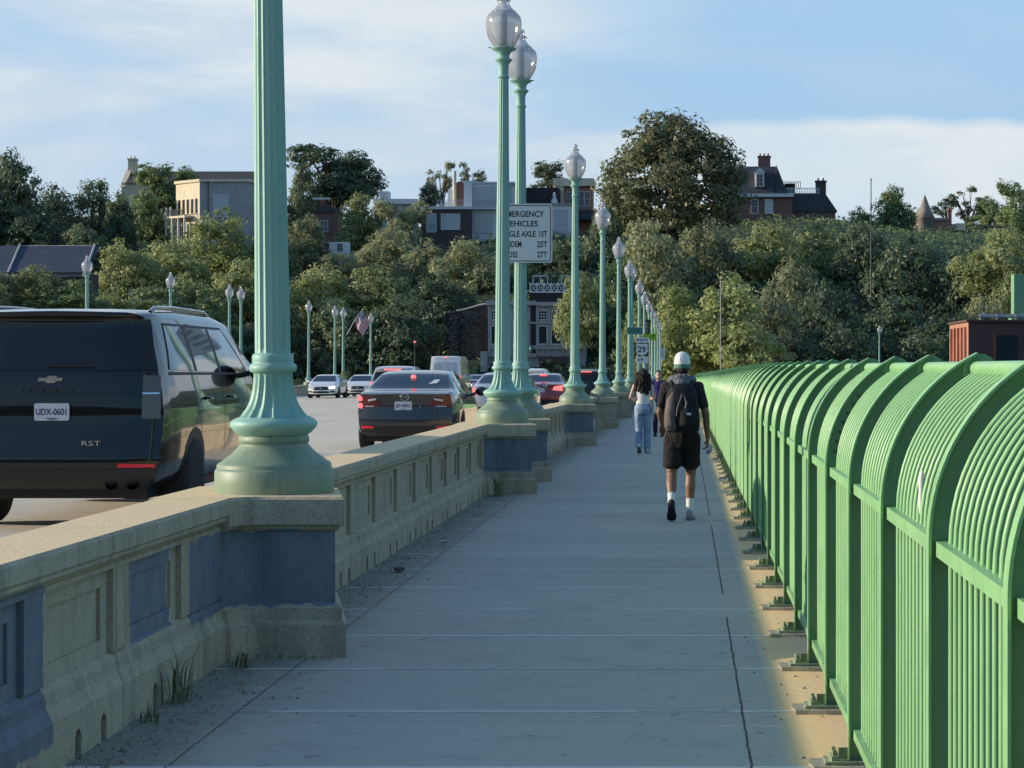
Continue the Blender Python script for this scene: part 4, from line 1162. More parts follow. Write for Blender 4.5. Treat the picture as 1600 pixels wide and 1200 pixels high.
# backpack worn on both shoulders
M_BAGK=cloth('black_backpack_nylon',(.010,.011,.013),.35,6,.6,.6,8); M_BAGLIT=cloth('sunlit_backpack_nylon',(.15,.115,.105),.25,6,.65,.5,8); M_STRAP=cloth('grey_webbing',(.16,.15,.15),.3,20,.7,.2)
bag=thing('backpack','bulging black backpack, brown where sunlit, with hanging straps, worn by the person in the cap','backpack',(MX,MY,zdeck(MY)))
mb=MB(); mb.rings([(0,-.205,.975,.165,.055),(0,-.225,.99,.185,.095),(.005,-.24,1.10,.195,.112),(0,-.235,1.24,.188,.106),(-.005,-.22,1.38,.172,.09),(0,-.195,1.47,.135,.065),(0,-.18,1.51,.07,.03)],28)
remeshed('main_pouch',mb,M_BAGK,bag,.012,4)
mb=MB(); mb.rings([(-.105,-.255,.99,.07,.06),(-.115,-.265,1.05,.082,.085),(-.115,-.265,1.2,.078,.085),(-.105,-.25,1.33,.066,.07),(-.09,-.235,1.42,.04,.04)],20)  # brown lobe stands in for sunlight on the bag's left side
remeshed('sunlit_side_pouch',mb,M_BAGLIT,bag,.011,4)
mb=MB(); mb.rings([(.05,-.30,1.02,.085,.045),(.05,-.32,1.06,.095,.055),(.05,-.315,1.2,.09,.05),(.05,-.30,1.26,.06,.03)],20)
remeshed('front_pocket',mb,M_BAGK,bag,.011,3)
mb=MB()
for sg in (-1,1):
    pts=[(sg*.105,-.20,1.46),(sg*.115,-.10,1.535),(sg*.12,.03,1.53),(sg*.13,.125,1.42),(sg*.14,.13,1.25),(sg*.165,.05,1.12),(sg*.165,-.12,1.05)]
    mb.tube(pts,.02,8)
mb.build('shoulder_strap',M_BAGK,bag)
mb=MB(); mb.tube([(.0,-.325,1.40),(-.02,-.36,1.33),(-.05,-.372,1.25),(-.06,-.375,1.16)],.008,6); mb.tube([(.02,-.325,1.38),(.05,-.372,1.30),(.035,-.378,1.24)],.012,6)
mb.tube([(-.16,-.25,1.02),(-.19,-.22,.93),(-.185,-.2,.86)],.007,6)
mb.build('hanging_strap',M_STRAP,bag)
mb=MB(); mb.box(.05,.10,-.3745,-.3705,1.17,1.195); mb.build('tag',M_PLATE,bag)
# crumpled clear wrapper in the hand
mb=MB(); r=random.Random(8)
q=[(.285+r.uniform(-.035,.05),-.015+r.uniform(-.035,.05),.80+r.uniform(-.08,.06)) for k in range(26)]
for k in range(34):
    a,b,c_=r.sample(q,3); mb.add([a,b,c_],[(0,1,2)])
w=thing('plastic_wrapper','crumpled pale plastic wrapper held in the walking person\'s hand','wrapper',(MX,MY,zdeck(MY)))
mb.build('film',mat_simple('pale_film',(.62,.66,.68),.25,var=.3,scale=30),w)

# ---- woman ahead, cream top and jeans
WY=44.7; WXp=-.845
wo=thing('person','person with long dark hair in a cream strap top and blue jeans walking away','person',(WXp,WY,zdeck(WY)))
hipL=(-.085,0,.90); hipR=(.085,0,.90); kneeL=(-.085,.02,.49); ankL=(-.075,-.11,.16); kneeR=(.085,.05,.48); ankR=(.085,.06,.08)
shL=(-.165,0,1.37); shR=(.165,0,1.37); elL=(-.255,-.03,1.13); wrL=(-.20,.17,1.06); elR=(.235,.06,1.12); wrR=(.17,.24,1.10)
mb=MB()
mb.rings([(0,0,.88,.15,.105),(0,0,1.0,.125,.09),(0,0,1.12,.118,.085),(0,.005,1.25,.142,.098),(0,0,1.34,.15,.09),(0,-.01,1.41,.09,.06)],20)
mb.cap((0,-.01,1.38),.052,(0,.01,1.50),.046)
for s_,e_,w_ in ((shL,elL,wrL),(shR,elR,wrR)): mb.cap(s_,.047,e_,.034); mb.cap(e_,.034,w_,.022)
for h_,k_,a_ in ((hipL,kneeL,ankL),(hipR,kneeR,ankR)): leg(mb,h_,k_,a_,(.08,.052,.05,.03))
head(mb,(0,.02,1.58),.94)
hand(mb,wrL,(.3,.6,.3),(.3,0,1),(1,0,0),.5,.9); hand(mb,wrR,(-.4,.6,.2),(-.2,0,1),(-1,0,0),.5,.9)
remeshed('body',mb,SK2,wo,.010,3); eyes(wo,wo,(0,.02,1.58),.94)
M_CREAM=cloth('cream_top_cloth',(.88,.82,.74),.1,8,.9,.5,10)
mb=MB(); mb.rings([(0,0,1.0,.142,.104),(0,0,1.08,.134,.098),(0,.003,1.2,.143,.106),(0,.004,1.30,.160,.108)],24)
mb.tube([(-.10,-.09,1.29),(-.095,-.06,1.40),(-.09,.03,1.40),(-.10,.10,1.29)],.016,8); mb.tube([(.10,-.09,1.29),(.095,-.06,1.40),(.09,.03,1.40),(.10,.10,1.29)],.016,8)
remeshed('strap_top',mb,M_CREAM,wo,.010,2)
t=NT('faded_jeans_denim'); p=t.coord('object')
c=t.ramp(t.noise(t.mapped(p,(1,1,.5)),7,6,.7),[(.3,(.10,.155,.25)),(.52,(.24,.33,.46)),(.70,(.55,.62,.70))]); t.set(Base_Color=c,Roughness=.9); t.bump(t.noise(p,14,4),.4,.02)
mb=MB(); mb.rings([(0,0,.80,.155,.115),(0,-.005,.90,.172,.125),(0,0,.99,.145,.105),(0,0,1.02,.135,.098)],22)
for h_,k_,a_ in ((hipL,kneeL,ankL),(hipR,kneeR,ankR)):
    mb.cap(h_,.098,k_,.072); mb.cap(k_,.072,a_,.075)
remeshed('jeans',mb,t.mat,wo,.011,3)
t=cloth('white_sneaker',(.72,.72,.70),.08,14,.6,.2)
for heel,dv,up in (((-.075,-.18,.11),(0,.85,-.45),(0,.45,.85)),((.085,.02,.004),(.05,1,0),(0,0,1))):
    mb=MB(); shoe(mb,heel,dv,up,.88); mb.build('shoe',[t,M_SOLEG],wo)
mb=MB(); r=random.Random(6)
mb.ell((0,-.005,1.62),.102,.12,.105,18,12)
mb.rings([(0,-.03,1.24,.06,.03),(0,-.045,1.29,.115,.05),(0,-.05,1.37,.155,.08),(0,-.045,1.45,.165,.10),(0,-.035,1.53,.15,.115),(0,-.02,1.60,.122,.118),(0,-.01,1.68,.085,.09)],24)
for k in range(46):
    a=r.uniform(PI*1.0,PI*2.0); z=r.uniform(1.24,1.58); rr=.13+.03*math.sin((z-1.24)*9)
    mb.ell((rr*math.cos(a),-.045+rr*.62*math.sin(a),z),.028,.022,.07,8,6)
remeshed('hair',mb,HAIR,wo,.010,1)
tb=thing('shoulder_bag','cream canvas bag hanging at the hip of the dark-haired person','bag',(WXp,WY,zdeck(WY)))
mb=MB(); mb.rings([(.225,.02,.80,.02,.10),(.235,.02,.83,.035,.13),(.23,.02,1.0,.034,.125),(.215,.02,1.08,.02,.11)],18); remeshed('pouch',mb,M_CREAM,tb,.012,2)
mb=MB(); mb.tube([(.215,-.08,1.07),(.19,-.07,1.25),(.155,-.03,1.43),(.16,.03,1.42),(.2,.09,1.25),(.215,.11,1.07)],.012,6); mb.build('strap',M_CREAM,tb)

# ---- two more walkers farther on
def walker(name,label,x,y,hgt,top,trousers,skin,facing):
    s=hgt/1.72
    t=thing('person',label,'person',(x,y,zdeck(y)),0 if facing>0 else PI); t.scale=(s,s,s)
    mb=MB(); leg(mb,(-.085,0,.9),(-.085,.08,.48),(-.085,.10,.08),(.085,.055,.055,.034)); leg(mb,(.085,0,.9),(.085,.0,.48),(.085,-.14,.10),(.085,.055,.055,.034))
    mb.rings([(0,0,.88,.15,.10),(0,0,1.1,.13,.095),(0,0,1.3,.16,.10),(0,0,1.40,.12,.07),(0,0,1.44,.06,.05)],18)
    mb.cap((0,0,1.4),.052,(0,.01,1.52),.046)
    for sg in (-1,1):
        e=(sg*.23,.02*sg,1.12); w_=(sg*.22,.15 if sg>0 else -.06,.90)
        mb.cap((sg*.17,0,1.38),.05,e,.036); mb.cap(e,.036,w_,.024); hand(mb,w_,(0,.2,-1),(0,1,.1),(-sg,0,0),.4,.95)
    head(mb,(0,.02,1.60)); remeshed('body',mb,skin,t,.012,3); eyes(t,t,(0,.02,1.60),1)
    mb=MB(); mb.rings([(0,0,.92,.165,.115),(0,0,1.1,.148,.11),(0,0,1.3,.175,.115),(0,0,1.40,.14,.085),(0,0,1.45,.07,.06)],20)
    for sg in (-1,1): mb.cap((sg*.16,0,1.38),.068,(sg*.20,.01,1.24),.058)
    remeshed('shirt',mb,top,t,.013,2)
    mb=MB(); mb.rings([(0,0,.82,.15,.11),(0,0,.95,.16,.115)],18)
    for a,b,c_ in (((-.085,0,.9),(-.085,.08,.48),(-.085,.10,.10)),((.085,0,.9),(.085,.0,.48),(.085,-.14,.12))): mb.cap(a,.095,b,.07); mb.cap(b,.07,c_,.058)
    remeshed('trousers',mb,trousers,t,.013,2)
    mb=MB(); shoe(mb,(-.085,.05,.004),(0,1,0),(0,0,1),.9); shoe(mb,(.085,-.19,.10),(0,.85,-.45),(0,.45,.85),.9); mb.build('shoes',[M_SHOE,M_SOLE],t)
    mb=MB(); mb.ell((0,-.02,1.64),.088,.105,.09,14,10); mb.ell((0,-.06,1.56),.08,.06,.1,12,8); remeshed('hair',mb,HAIR,t,.012,2)
    return t
walker('person','person in a purple top coming along the walk behind the dark-haired walker',-.68,57,1.70,cloth('purple_cloth',(.05,.035,.16)),cloth('dark_denim',(.03,.04,.07)),SK2,-1)
walker('person','person in dark clothes farthest along the walk, nearly hidden by the other walkers',-.78,66,1.74,cloth('dusty_mauve_cloth',(.12,.10,.12)),cloth('black_trousers',(.02,.02,.025)),SK1,-1)
# ================================================================== signs, poles, flag
M_SIGN=mat_simple('sign_white_sheeting',(.72,.76,.75),.45,var=.06,scale=3); M_SINK=mat_simple('sign_black_ink',(.012,.025,.028),.5)
M_POST=mat_simple('galvanised_post',(.30,.32,.33),.45,metal=.6); M_SGREEN=mat_simple('sign_green_sheeting',(.035,.20,.15),.4); M_SYEL=mat_simple('sign_lime_sheeting',(.28,.50,.02),.4)
def plate(w,h,r,t=.004,inset=0):
    w-=inset*2;h-=inset*2;pts=[]
    for cx,cz,a0 in ((w/2-r,h/2-r,0),(-w/2+r,h/2-r,PI/2),(-w/2+r,-h/2+r,PI),(w/2-r,-h/2+r,3*PI/2)):
        for k in range(6): a=a0+PI/2*k/5; pts.append((cx+r*math.cos(a),cz+r*math.sin(a)))
    return pts
def border(w,h,r,inset,wd,y,mat,parent):
    a=plate(w,h,r,inset=inset); b=plate(w,h,max(.004,r-wd),inset=inset+wd); n=len(a)
    mb=MB(); mb.add([(p[0],y,p[1]) for p in a]+[(p[0],y,p[1]) for p in b],[(i,(i+1)%n,n+(i+1)%n,n+i) for i in range(n)])
    return mb.build('sign_border',mat,parent)
# weight-limit sign strapped to the third lamp
d=33.3-.115
c=W(819,364.5,d)
sg=thing('road_sign','white weight limit sign headed EMERGENCY VEHICLES strapped to a lamp post','road sign',c)
mb=MB(); mb.prism(plate(.845,.885,.045),'y',0,.004); mb.build('sign_panel',M_SIGN,sg)
border(.845,.885,.035,.020,.012,-.0015,M_SINK,sg)
for s,zz,x,al,fw in (('EMERGENCY',.285,-.015,'CENTER',.62),('VEHICLES',.14,-.04,'CENTER',.50),('SINGLE AXLE',-.015,-.36,'LEFT',.53),('15T',-.015,.345,'RIGHT',.115),('TANDEM',-.17,-.36,'LEFT',.32),('25T',-.17,.345,'RIGHT',.15),('GROSS',-.325,-.36,'LEFT',.26),('27T',-.325,.345,'RIGHT',.15)):
    text('lettering',s,.122,M_SINK,sg,(x,-.0022,zz),align=al,ext=.0006,bold=.0022,fit=fw)
mb=MB()
for zz in (.3,-.3): mb.tube([(-.02-.105,.02,zz),(-.02-.105,.115,zz),(-.02+.105,.115,zz),(-.02+.105,.02,zz)],.008,6); mb.box(-.14,.14,.005,.03,zz-.02,zz+.02)
mb.build('bracket',M_POST,sg)
# route marker cluster farther along
d=98.4
c=W(1003,546,d)
rs=thing('road_sign','white route 29 marker with plates above and below it on a lamp post','road sign',c)
mb=MB(); mb.prism(plate(.62,.60,.03),'y',0,.004); mb.build('sign_panel',M_SINK,rs)
sh=[(-.28,.20),(-.2,.27),(0,.24),(.2,.27),(.28,.20),(.24,.08),(.285,-.06),(.2,-.2),(0,-.28),(-.2,-.2),(-.285,-.06),(-.24,.08)]
mb=MB(); mb.prism(sh,'y',-.004,-.001); mb.build('shield',M_SIGN,rs)
text('lettering','29',.36,M_SINK,rs,(0,-.006,-.01),bold=.008)
mb=MB(); mb.prism([(x,z+.42) for x,z in plate(.62,.22,.02)],'y',0,.004); mb.build('sign_plate',M_SIGN,rs)
mb=MB(); mb.prism([(x,z-.47) for x,z in plate(.56,.28,.02)],'y',0,.004); mb.build('sign_plate',M_SIGN,rs)
text('lettering','NORTH',.15,M_SINK,rs,(0,-.003,.42),bold=.003)
mb=MB(); mb.prism([(-.02,-.52),(.02,-.52),(.02,-.44),(.09,-.44),(0,-.37),(-.09,-.44),(-.02,-.44)],'y',-.004,-.001); mb.box(-.2,-.10,-.004,-.001,-.50,-.44); mb.build('arrow',M_SINK,rs)
mb=MB(); mb.tube([(-.2,.02,-2.0),(-.2,.02,.55)],.03,8); mb.build('sign_post',M_POST,rs)
c=W(992,517,84)
s=thing('street_sign','teal street name sign reaching out from a lamp post above the route marker','street sign',c)
mb=MB(); mb.prism(plate(.62,.28,.02),'y',0,.006); mb.build('sign_panel',M_SGREEN,s); border(.62,.28,.015,.012,.012,-.002,M_SIGN,s)
mb=MB(); mb.box(-.45,-.30,-.005,.01,-.02,.02); mb.build('bracket',M_SGREEN,s)
c=W(1015,527,112)
s=thing('road_sign','lime green warning sign beside the street name sign','road sign',c)
mb=MB(); mb.prism([(-.33,.17),(.33,.19),(.33,-.14),(.20,-.19),(-.1,-.08),(-.33,-.02)],'y',0,.006); mb.build('sign_panel',M_SYEL,s)
mb=MB(); mb.tube([(.15,-.002,.02),(.22,-.002,.10),(.28,-.002,.05)],.02,6); mb.build('lettering',M_SINK,s)
mb=MB(); mb.tube([(-.0,.03,-3.2),(0,.03,.2)],.03,8); mb.build('sign_post',M_POST,s)
c=W(1035,553,140)
s=thing('road_sign','small white notice board on a slim post past the lamp cluster','road sign',c)
mb=MB(); mb.prism(plate(.30,.72,.02),'y',0,.006); mb.build('sign_panel',M_SIGN,s)
mb=MB(); mb.tube([(-.08,.03,-2.2),(-.08,.03,1.0)],.03,8); mb.build('sign_post',M_POST,s)
mb=MB()
for k in range(4): mb.box(-.1,.1,-.003,-.001,.24-.14*k,.28-.14*k)
mb.build('lettering',M_SINK,s)
# traffic lights
def signal(label,x,y,dd,lit):
    c=W(x,y,dd); s=thing('traffic_light',label,'traffic light',c)
    mb=MB(); mb.box(-.17,.17,0,.2,-.75,.28); 
    o=mb.build('housing',M_TRIM,s)
    for k,zz in enumerate((0,-.24,-.48)):
        mb=MB(); mb.ell((0,-.01,zz),.12,.03,.12,14,8); mb.build('lamp_lens',M_TAILON if (lit and k==0) else M_SMOKE,o)
    mb=MB(); mb.tube([(0,.12,-.75),(0,.12,c.z*-1-.9)],.07,8); mb.build('signal_pole',M_TRIM,s)
signal('red traffic light glowing in front of the dark trees',648,534,250,True)
signal('dark traffic light seen from behind above the street name sign',1012,506,150,False)
# slender masts
def mast(label,x,y0,y1,dd,r,mat):
    a=W(x,y0,dd); zb=terrain_z(a.x,dd)-.2; s=thing('mast',label,'mast',(a.x,dd,zb))
    mb=MB(); h=a.z-zb
    mb.lathe([(r*1.6,0),(r*1.5,.8),(r*1.2,.85),(r,h*.5),(r*.6,h)],10,0); mb.build('pole',mat,s)
    mb=MB(); mb.ell((0,0,h+.05),r*1.2,r*1.2,r*1.4,10,6); mb.build('cap_ball',mat,s)
mast('slim pale pole rising beyond the far end of the railing',1126,436,570,238,.07,mat_simple('pale_mast_paint',(.42,.42,.36),.5))
mast('tall thin dark mast standing against the trees below the brick mansion',1361,281,400,285,.10,mat_simple('dark_mast_paint',(.07,.085,.09),.6))
a=W(1374,520,236); lamp('lone lamp post on the far bank beyond the arched railing',a.x,236,HC+(CY-520)*236/F-5.1*1.05,None,1.05)
# flag
c=W(561,500,176)
fl=thing('flag','striped flag drooping from a slanted staff above the roadway','flag',c)
mb=MB(); mb.tube([(-1.0,.1,-1.2),(-.35,.05,.0),(.30,0,.85)],.025,8); mb.ell((.33,0,.90),.05,.05,.05,8,6); mb.build('staff',M_POST,fl)
t=NT('stars_and_stripes'); tc=t.node('ShaderNodeTexCoord').outputs['UV']; U,V,_=t.sep(tc)
st=t.math('GREATER_THAN',t.math('MODULO',t.math('MULTIPLY',V,6.5),1),.5)
base=t.mix(st,(.42,.03,.05),(.72,.70,.68))
can=t.math('MULTIPLY',t.math('LESS_THAN',U,.4),t.math('GREATER_THAN',V,.46))
vv=t.node('ShaderNodeTexVoronoi'); vv.inputs['Scale'].default_value=14; t.l.new(tc,vv.inputs['Vector'])
canc=t.mix(t.math('LESS_THAN',vv.outputs['Distance'],.22),(.03,.045,.14),(.7,.7,.72))
t.set(Base_Color=t.mix(can,base,canc),Roughness=.8)
N=18
mb=MB(); A=Vector((.30,0,.85)); Bv=Vector((-.42,.05,-.10))
def FP(u,v):
    hoist=A+(Bv-A)*(1-v)
    drop=Vector((.62*u,0,-1.25*u)) if True else 0
    return tuple(hoist+drop+Vector((.05*math.sin(9*u+2*v),.10*math.sin(7*u+3*v),0)))
mb.grid(FP,N,10); o=mb.build('cloth',t.mat,fl)
uv=o.data.uv_layers.new(name='UVMap')
for pl in o.data.polygons:
    for li in pl.loop_indices:
        k=o.data.loops[li].vertex_index; uv.data[li].uv=((k%(N+1))/N,(k//(N+1))/10)

# ================================================================== buildings on the far bank
def brick(name,a,b,scale=9):
    t=NT(name); p=t.coord('world')
    br=t.node('ShaderNodeTexBrick'); br.inputs['Scale'].default_value=1; br.inputs['Color1'].default_value=(*a,1); br.inputs['Color2'].default_value=(*b,1); br.inputs['Mortar'].default_value=(.3,.27,.24,1)
    br.inputs['Mortar Size'].default_value=.012; br.inputs['Brick Width'].default_value=.5; br.inputs['Row Height'].default_value=.17
    X,Y,Z=t.sep(p); cb=t.node('ShaderNodeCombineXYZ'); t.l.new(t.math('ADD',X,Y),cb.inputs[0]); t.l.new(Z,cb.inputs[1]); t.l.new(cb.outputs[0],br.inputs['Vector'])
    n=t.noise(p,.7,5,.7)
    t.set(Base_Color=t.mix(.35,br.outputs['Color'],t.ramp(n,[(.3,tuple(c*.55 for c in a)),(.7,tuple(min(1,c*1.25) for c in b))])),Roughness=.9); return t.mat
def plaster(name,c,var=.2):
    t=NT(name); p=t.coord('world'); n=t.noise(t.mapped(p,(1,1,.35)),.9,7,.7)
    t.set(Base_Color=t.ramp(n,[(.3,tuple(x*(1-var) for x in c)),(.7,tuple(min(1,x*(1+var*.6)) for x in c))]),Roughness=.9); return t.mat
def slate(name,c):
    t=NT(name); p=t.coord('world'); X,Y,Z=t.sep(p)
    row=t.math('MODULO',t.math('ADD',Z,100),.35); n=t.noise(p,1.5,5,.7)
    t.set(Base_Color=t.mix(t.math('MULTIPLY',t.math('LESS_THAN',row,.07),.6),t.ramp(n,[(.3,tuple(x*.7 for x in c)),(.7,tuple(x*1.3 for x in c))]),tuple(x*.35 for x in c)),Roughness=.7); return t.mat
B_BRICK=brick('red_brick',(.17,.08,.065),(.24,.115,.09)); B_DBRICK=brick('dark_brick',(.055,.04,.04),(.085,.06,.055)); B_ORANGE=brick('orange_brick',(.40,.17,.10),(.50,.23,.14))
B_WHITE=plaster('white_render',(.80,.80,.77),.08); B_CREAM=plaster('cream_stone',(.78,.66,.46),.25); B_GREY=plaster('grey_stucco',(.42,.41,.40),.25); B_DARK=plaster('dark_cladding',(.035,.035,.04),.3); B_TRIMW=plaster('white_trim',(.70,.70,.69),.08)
B_SLATE=slate('slate_roof',(.055,.06,.075)); B_SLATE2=slate('brown_slate_roof',(.07,.06,.058))
B_GLASS=paint('window_glass',(.03,.04,.045),rough=.05,coat=1); B_PALEG=paint('pale_curtained_glass',(.36,.44,.44),rough=.1,coat=1)
class Bld:
    """front plane faces -Y at distance d; sizes given by where the edges fall, converted to metres"""
    def __init__(s,name,label,x,d,cat='building',zb=None,rz=0):
        s.d=d; s.x0=(x-CX)*d/F
        s.zb=terrain_z(s.x0,d)-1 if zb is None else zb
        s.o=thing(name,label,cat,(s.x0,d,s.zb),rz); s.k=d/F
    def X(s,px): return (px-CX)*s.k-s.x0
    def Z(s,py): return HC+(CY-py)*s.k-s.zb
    def block(s,nm,mat,x0,x1,y0,y1,dy0=0,dy1=8,parent=None,base=False):
        mb=MB(); mb.box(s.X(x0),s.X(x1),dy0,dy1,-6 if base else s.Z(y1),s.Z(y0)); return mb.build(nm,mat,parent or s.o)
    def window(s,x0,x1,y0,y1,dy=0,fr=None,gl=None,mull=(1,1),fw=.09,parent=None):
        a,b,c,e=s.X(x0),s.X(x1),s.Z(y1),s.Z(y0)
        mb=MB(); q=-.05
        for r in ((a-fw,b+fw,e,e+fw),(a-fw,b+fw,c-fw,c),(a-fw,a,c,e),(b,b+fw,c,e)): mb.box(r[0],r[1],dy+q-.06,dy+.02,r[2],r[3])
        for k in range(1,mull[0]+1):
            if mull[0]<1: break
            xx=a+(b-a)*k/(mull[0]+1); mb.box(xx-fw*.3,xx+fw*.3,dy-.09,dy+.02,c,e)
        for k in range(1,mull[1]+1):
            zz=c+(e-c)*k/(mull[1]+1); mb.box(a,b,dy-.095,dy+.02,zz-fw*.3,zz+fw*.3)
        f=mb.build('window',fr or B_TRIMW,parent or s.o)
        mb=MB(); mb.box(a,b,dy-.04,dy+.03,c,e); mb.build('pane',gl or B_GLASS,f); return f
    def side_window(s,xface,y0,y1,z0,z1,sgn,fr=None,gl=None):
        mb=MB(); fw=.09
        for r in ((y0-fw,y1+fw,z1,z1+fw),(y0-fw,y1+fw,z0-fw,z0),(y0-fw,y0,z0,z1),(y1,y1+fw,z0,z1)): mb.box(min(xface,xface+sgn*.08),max(xface,xface+sgn*.08),r[0],r[1],r[2],r[3])
        f=mb.build('window',fr or B_TRIMW,s.o)
        mb=MB(); mb.box(min(xface,xface+sgn*.03),max(xface,xface+sgn*.03),y0,y1,z0,z1); mb.build('pane',gl or B_GLASS,f)
    def gable(s,nm,mat,x0,x1,yeave,yridge,dy0,dy1,axis='x',over=.3,parent=None):
        a,b,e,r=s.X(x0),s.X(x1),s.Z(yeave),s.Z(yridge); mb=MB()
        if axis=='x':   # ridge runs along x
            mb.prism([(dy0-over,e),((dy0+dy1)/2,r),(dy1+over,e)],'x',a,b)
        else: mb.prism([(a-over,e),((a+b)/2,r),(b+over,e)],'y',dy0,dy1)
        return mb.build(nm,mat,parent or s.o)
    def chimney(s,x0,x1,y0,y1,mat,dy=4,w=1.2,parent=None,pots=2):
        mb=MB(); a,b=s.X(x0),s.X(x1); mb.box(a,b,dy,dy+w,s.Z(y1),s.Z(y0)-.3); mb.box(a-.12,b+.12,dy-.12,dy+w+.12,s.Z(y0)-.3,s.Z(y0))
        for k in range(pots):
            xx=a+(b-a)*(k+.5)/pots; mb.lathe([(.16,s.Z(y0)),(.13,s.Z(y0)+.5)],10,0,True,Matrix.Translation((xx,dy+w/2,0)))
        return mb.build('chimney',mat,parent or s.o)
    def railing(s,x0,x1,y0,y1,dy,mat,cross=False,n=6,t=.05,parent=None):
        a,b,c,e=s.X(x0),s.X(x1),s.Z(y1),s.Z(y0); mb=MB()
        mb.box(a,b,dy-t,dy+t,e-t*2,e); mb.box(a,b,dy-t,dy+t,c,c+t*2)
        for k in range(n+1):
            xx=a+(b-a)*k/n; mb.box(xx-t,xx+t,dy-t*1.1,dy+t*1.1,c,e+ (.15 if cross else 0))
            if cross and k<n:
                x2=a+(b-a)*(k+1)/n
                mb.tube([(xx,dy,c),(x2,dy,e)],t*.8,4); mb.tube([(xx,dy,e),(x2,dy,c)],t*.8,4); xm=(xx+x2)/2; zm=(c+e)/2
                mb.tube([(xm,dy,c),(x2,dy,zm),(xm,dy,e),(xx,dy,zm),(xm,dy,c)],t*.7,4)
        return mb.build('railing',mat,parent or s.o)

# pale balconied villa
b=Bld('house','pale weathered villa with balconies on its sunlit flank, half hidden in trees',327,362)
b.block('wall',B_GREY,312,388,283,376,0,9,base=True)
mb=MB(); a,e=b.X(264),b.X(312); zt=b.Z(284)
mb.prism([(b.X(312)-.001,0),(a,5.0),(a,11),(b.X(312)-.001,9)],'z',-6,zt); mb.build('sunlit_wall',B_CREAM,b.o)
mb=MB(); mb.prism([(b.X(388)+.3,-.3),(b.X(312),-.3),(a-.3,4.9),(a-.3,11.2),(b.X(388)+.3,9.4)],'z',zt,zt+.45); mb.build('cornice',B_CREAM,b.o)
b.window(334,356,305,338,0,None,B_PALEG,(1,1),.12)
mb=MB(); mb.tube([(b.X(325),-.08,zt),(b.X(325),-.08,-2)],.09,8); mb.build('downpipe',B_DARK,b.o)
# windows, columns and balcony on the angled flank
fx,fy=b.X(312)-a,-5.0; Lf=math.hypot(fx,fy); ang=math.atan2(fy,fx)
Mf=Matrix.Translation((a,5.0,0))@Matrix.Rotation(ang,4,'Z')
for k in range(5):
    u=Lf*(.10+.18*k)
    for z0,z1 in ((b.Z(332),b.Z(310)),(b.Z(372),b.Z(348))):
        mb=MB(); mb.box(u,u+.09*Lf,-.06,.05,z0,z1,0,Mf); f=mb.build('window',B_DARK,b.o)
        mb=MB(); mb.box(u+.08,u+.09*Lf-.08,-.075,-.05,z0+.08,z1-.08,0,Mf); mb.build('pane',B_GLASS,f)
for zz in (b.Z(336),):
    mb=MB(); mb.box(-1.0,Lf*.72,-1.6,0,zz-.35,zz,0,Mf); mb.build('balcony',B_CREAM,b.o)
    mb=MB(); mb.box(-1.0,Lf*.72,-1.6,-1.5,zz+.85,zz+.97,0,Mf)
    for k in range(13): mb.box(-1.0+k*(Lf*.72+.9)/12,-.93+k*(Lf*.72+.9)/12,-1.59,-1.51,zz,zz+.86,0,Mf)
    mb.build('railing',B_DARK,b.o)
for k in range(4):
    u=-.8+k*(Lf*.72+.5)/3; mb=MB(); mb.lathe([(.2,-6),(.2,b.Z(336)-.35)],10,0,True,Mf@Matrix.Translation((u,-1.4,0))); mb.build('column',B_TRIMW,b.o)
mb=MB()
for k in (0,1): u=-.8+k*1.4; mb.lathe([(.16,b.Z(336)),(.15,b.Z(321))],10,0,True,Mf@Matrix.Translation((u,-1.4,0)))
mb.build('pergola_post',B_TRIMW,b.o)

# long dark-roofed house behind it
b=Bld('house','long low house with dark roof ridge and a pale gable chimney behind the trees',290,405)
b.block('wall',B_CREAM,190,395,285,345,0,9,base=True)
b.gable('roof',B_SLATE2,196,420,287,264,0,10,'x',.4)
mb=MB(); mb.prism([(-.4,b.Z(292)),(5,b.Z(258)),(10.4,b.Z(292))],'x',b.X(188),b.X(196)); mb.build('gable_parapet',B_CREAM,b.o)
b.chimney(191,203,244,270,B_CREAM,4.2,1.6)
# dark slate roof at the water side
b=Bld('house','low building with broad dark slate roof edged with pale verge boards',66,292,zb=2)
b.block('wall',B_DBRICK,0,126,425,470,0,9,base=True)
mb=MB(); mb.prism([(-.4,b.Z(432)),(-.4,b.Z(434)),(7.5,b.Z(381)),(7.8,b.Z(379))],'x',b.X(-30),b.X(132)); mb.add([(b.X(-30),-.4,b.Z(434)),(b.X(136),-.4,b.Z(434)),(b.X(128),7.8,b.Z(379)),(b.X(-30),7.8,b.Z(379))],[(0,1,2,3)]); mb.build('roof',slate('dark_blue_slate',(.045,.055,.085)),b.o)
mb=MB()
for x,x2 in ((132,124),(12,4)): mb.tube([(b.X(x),-.5,b.Z(432)),(b.X(x2),7.8,b.Z(377))],.16,6)
mb.tube([(b.X(4),7.8,b.Z(379.5)),(b.X(125),7.8,b.Z(379.5))],.10,6)
mb.build('verge_board',B_GREY,b.o)
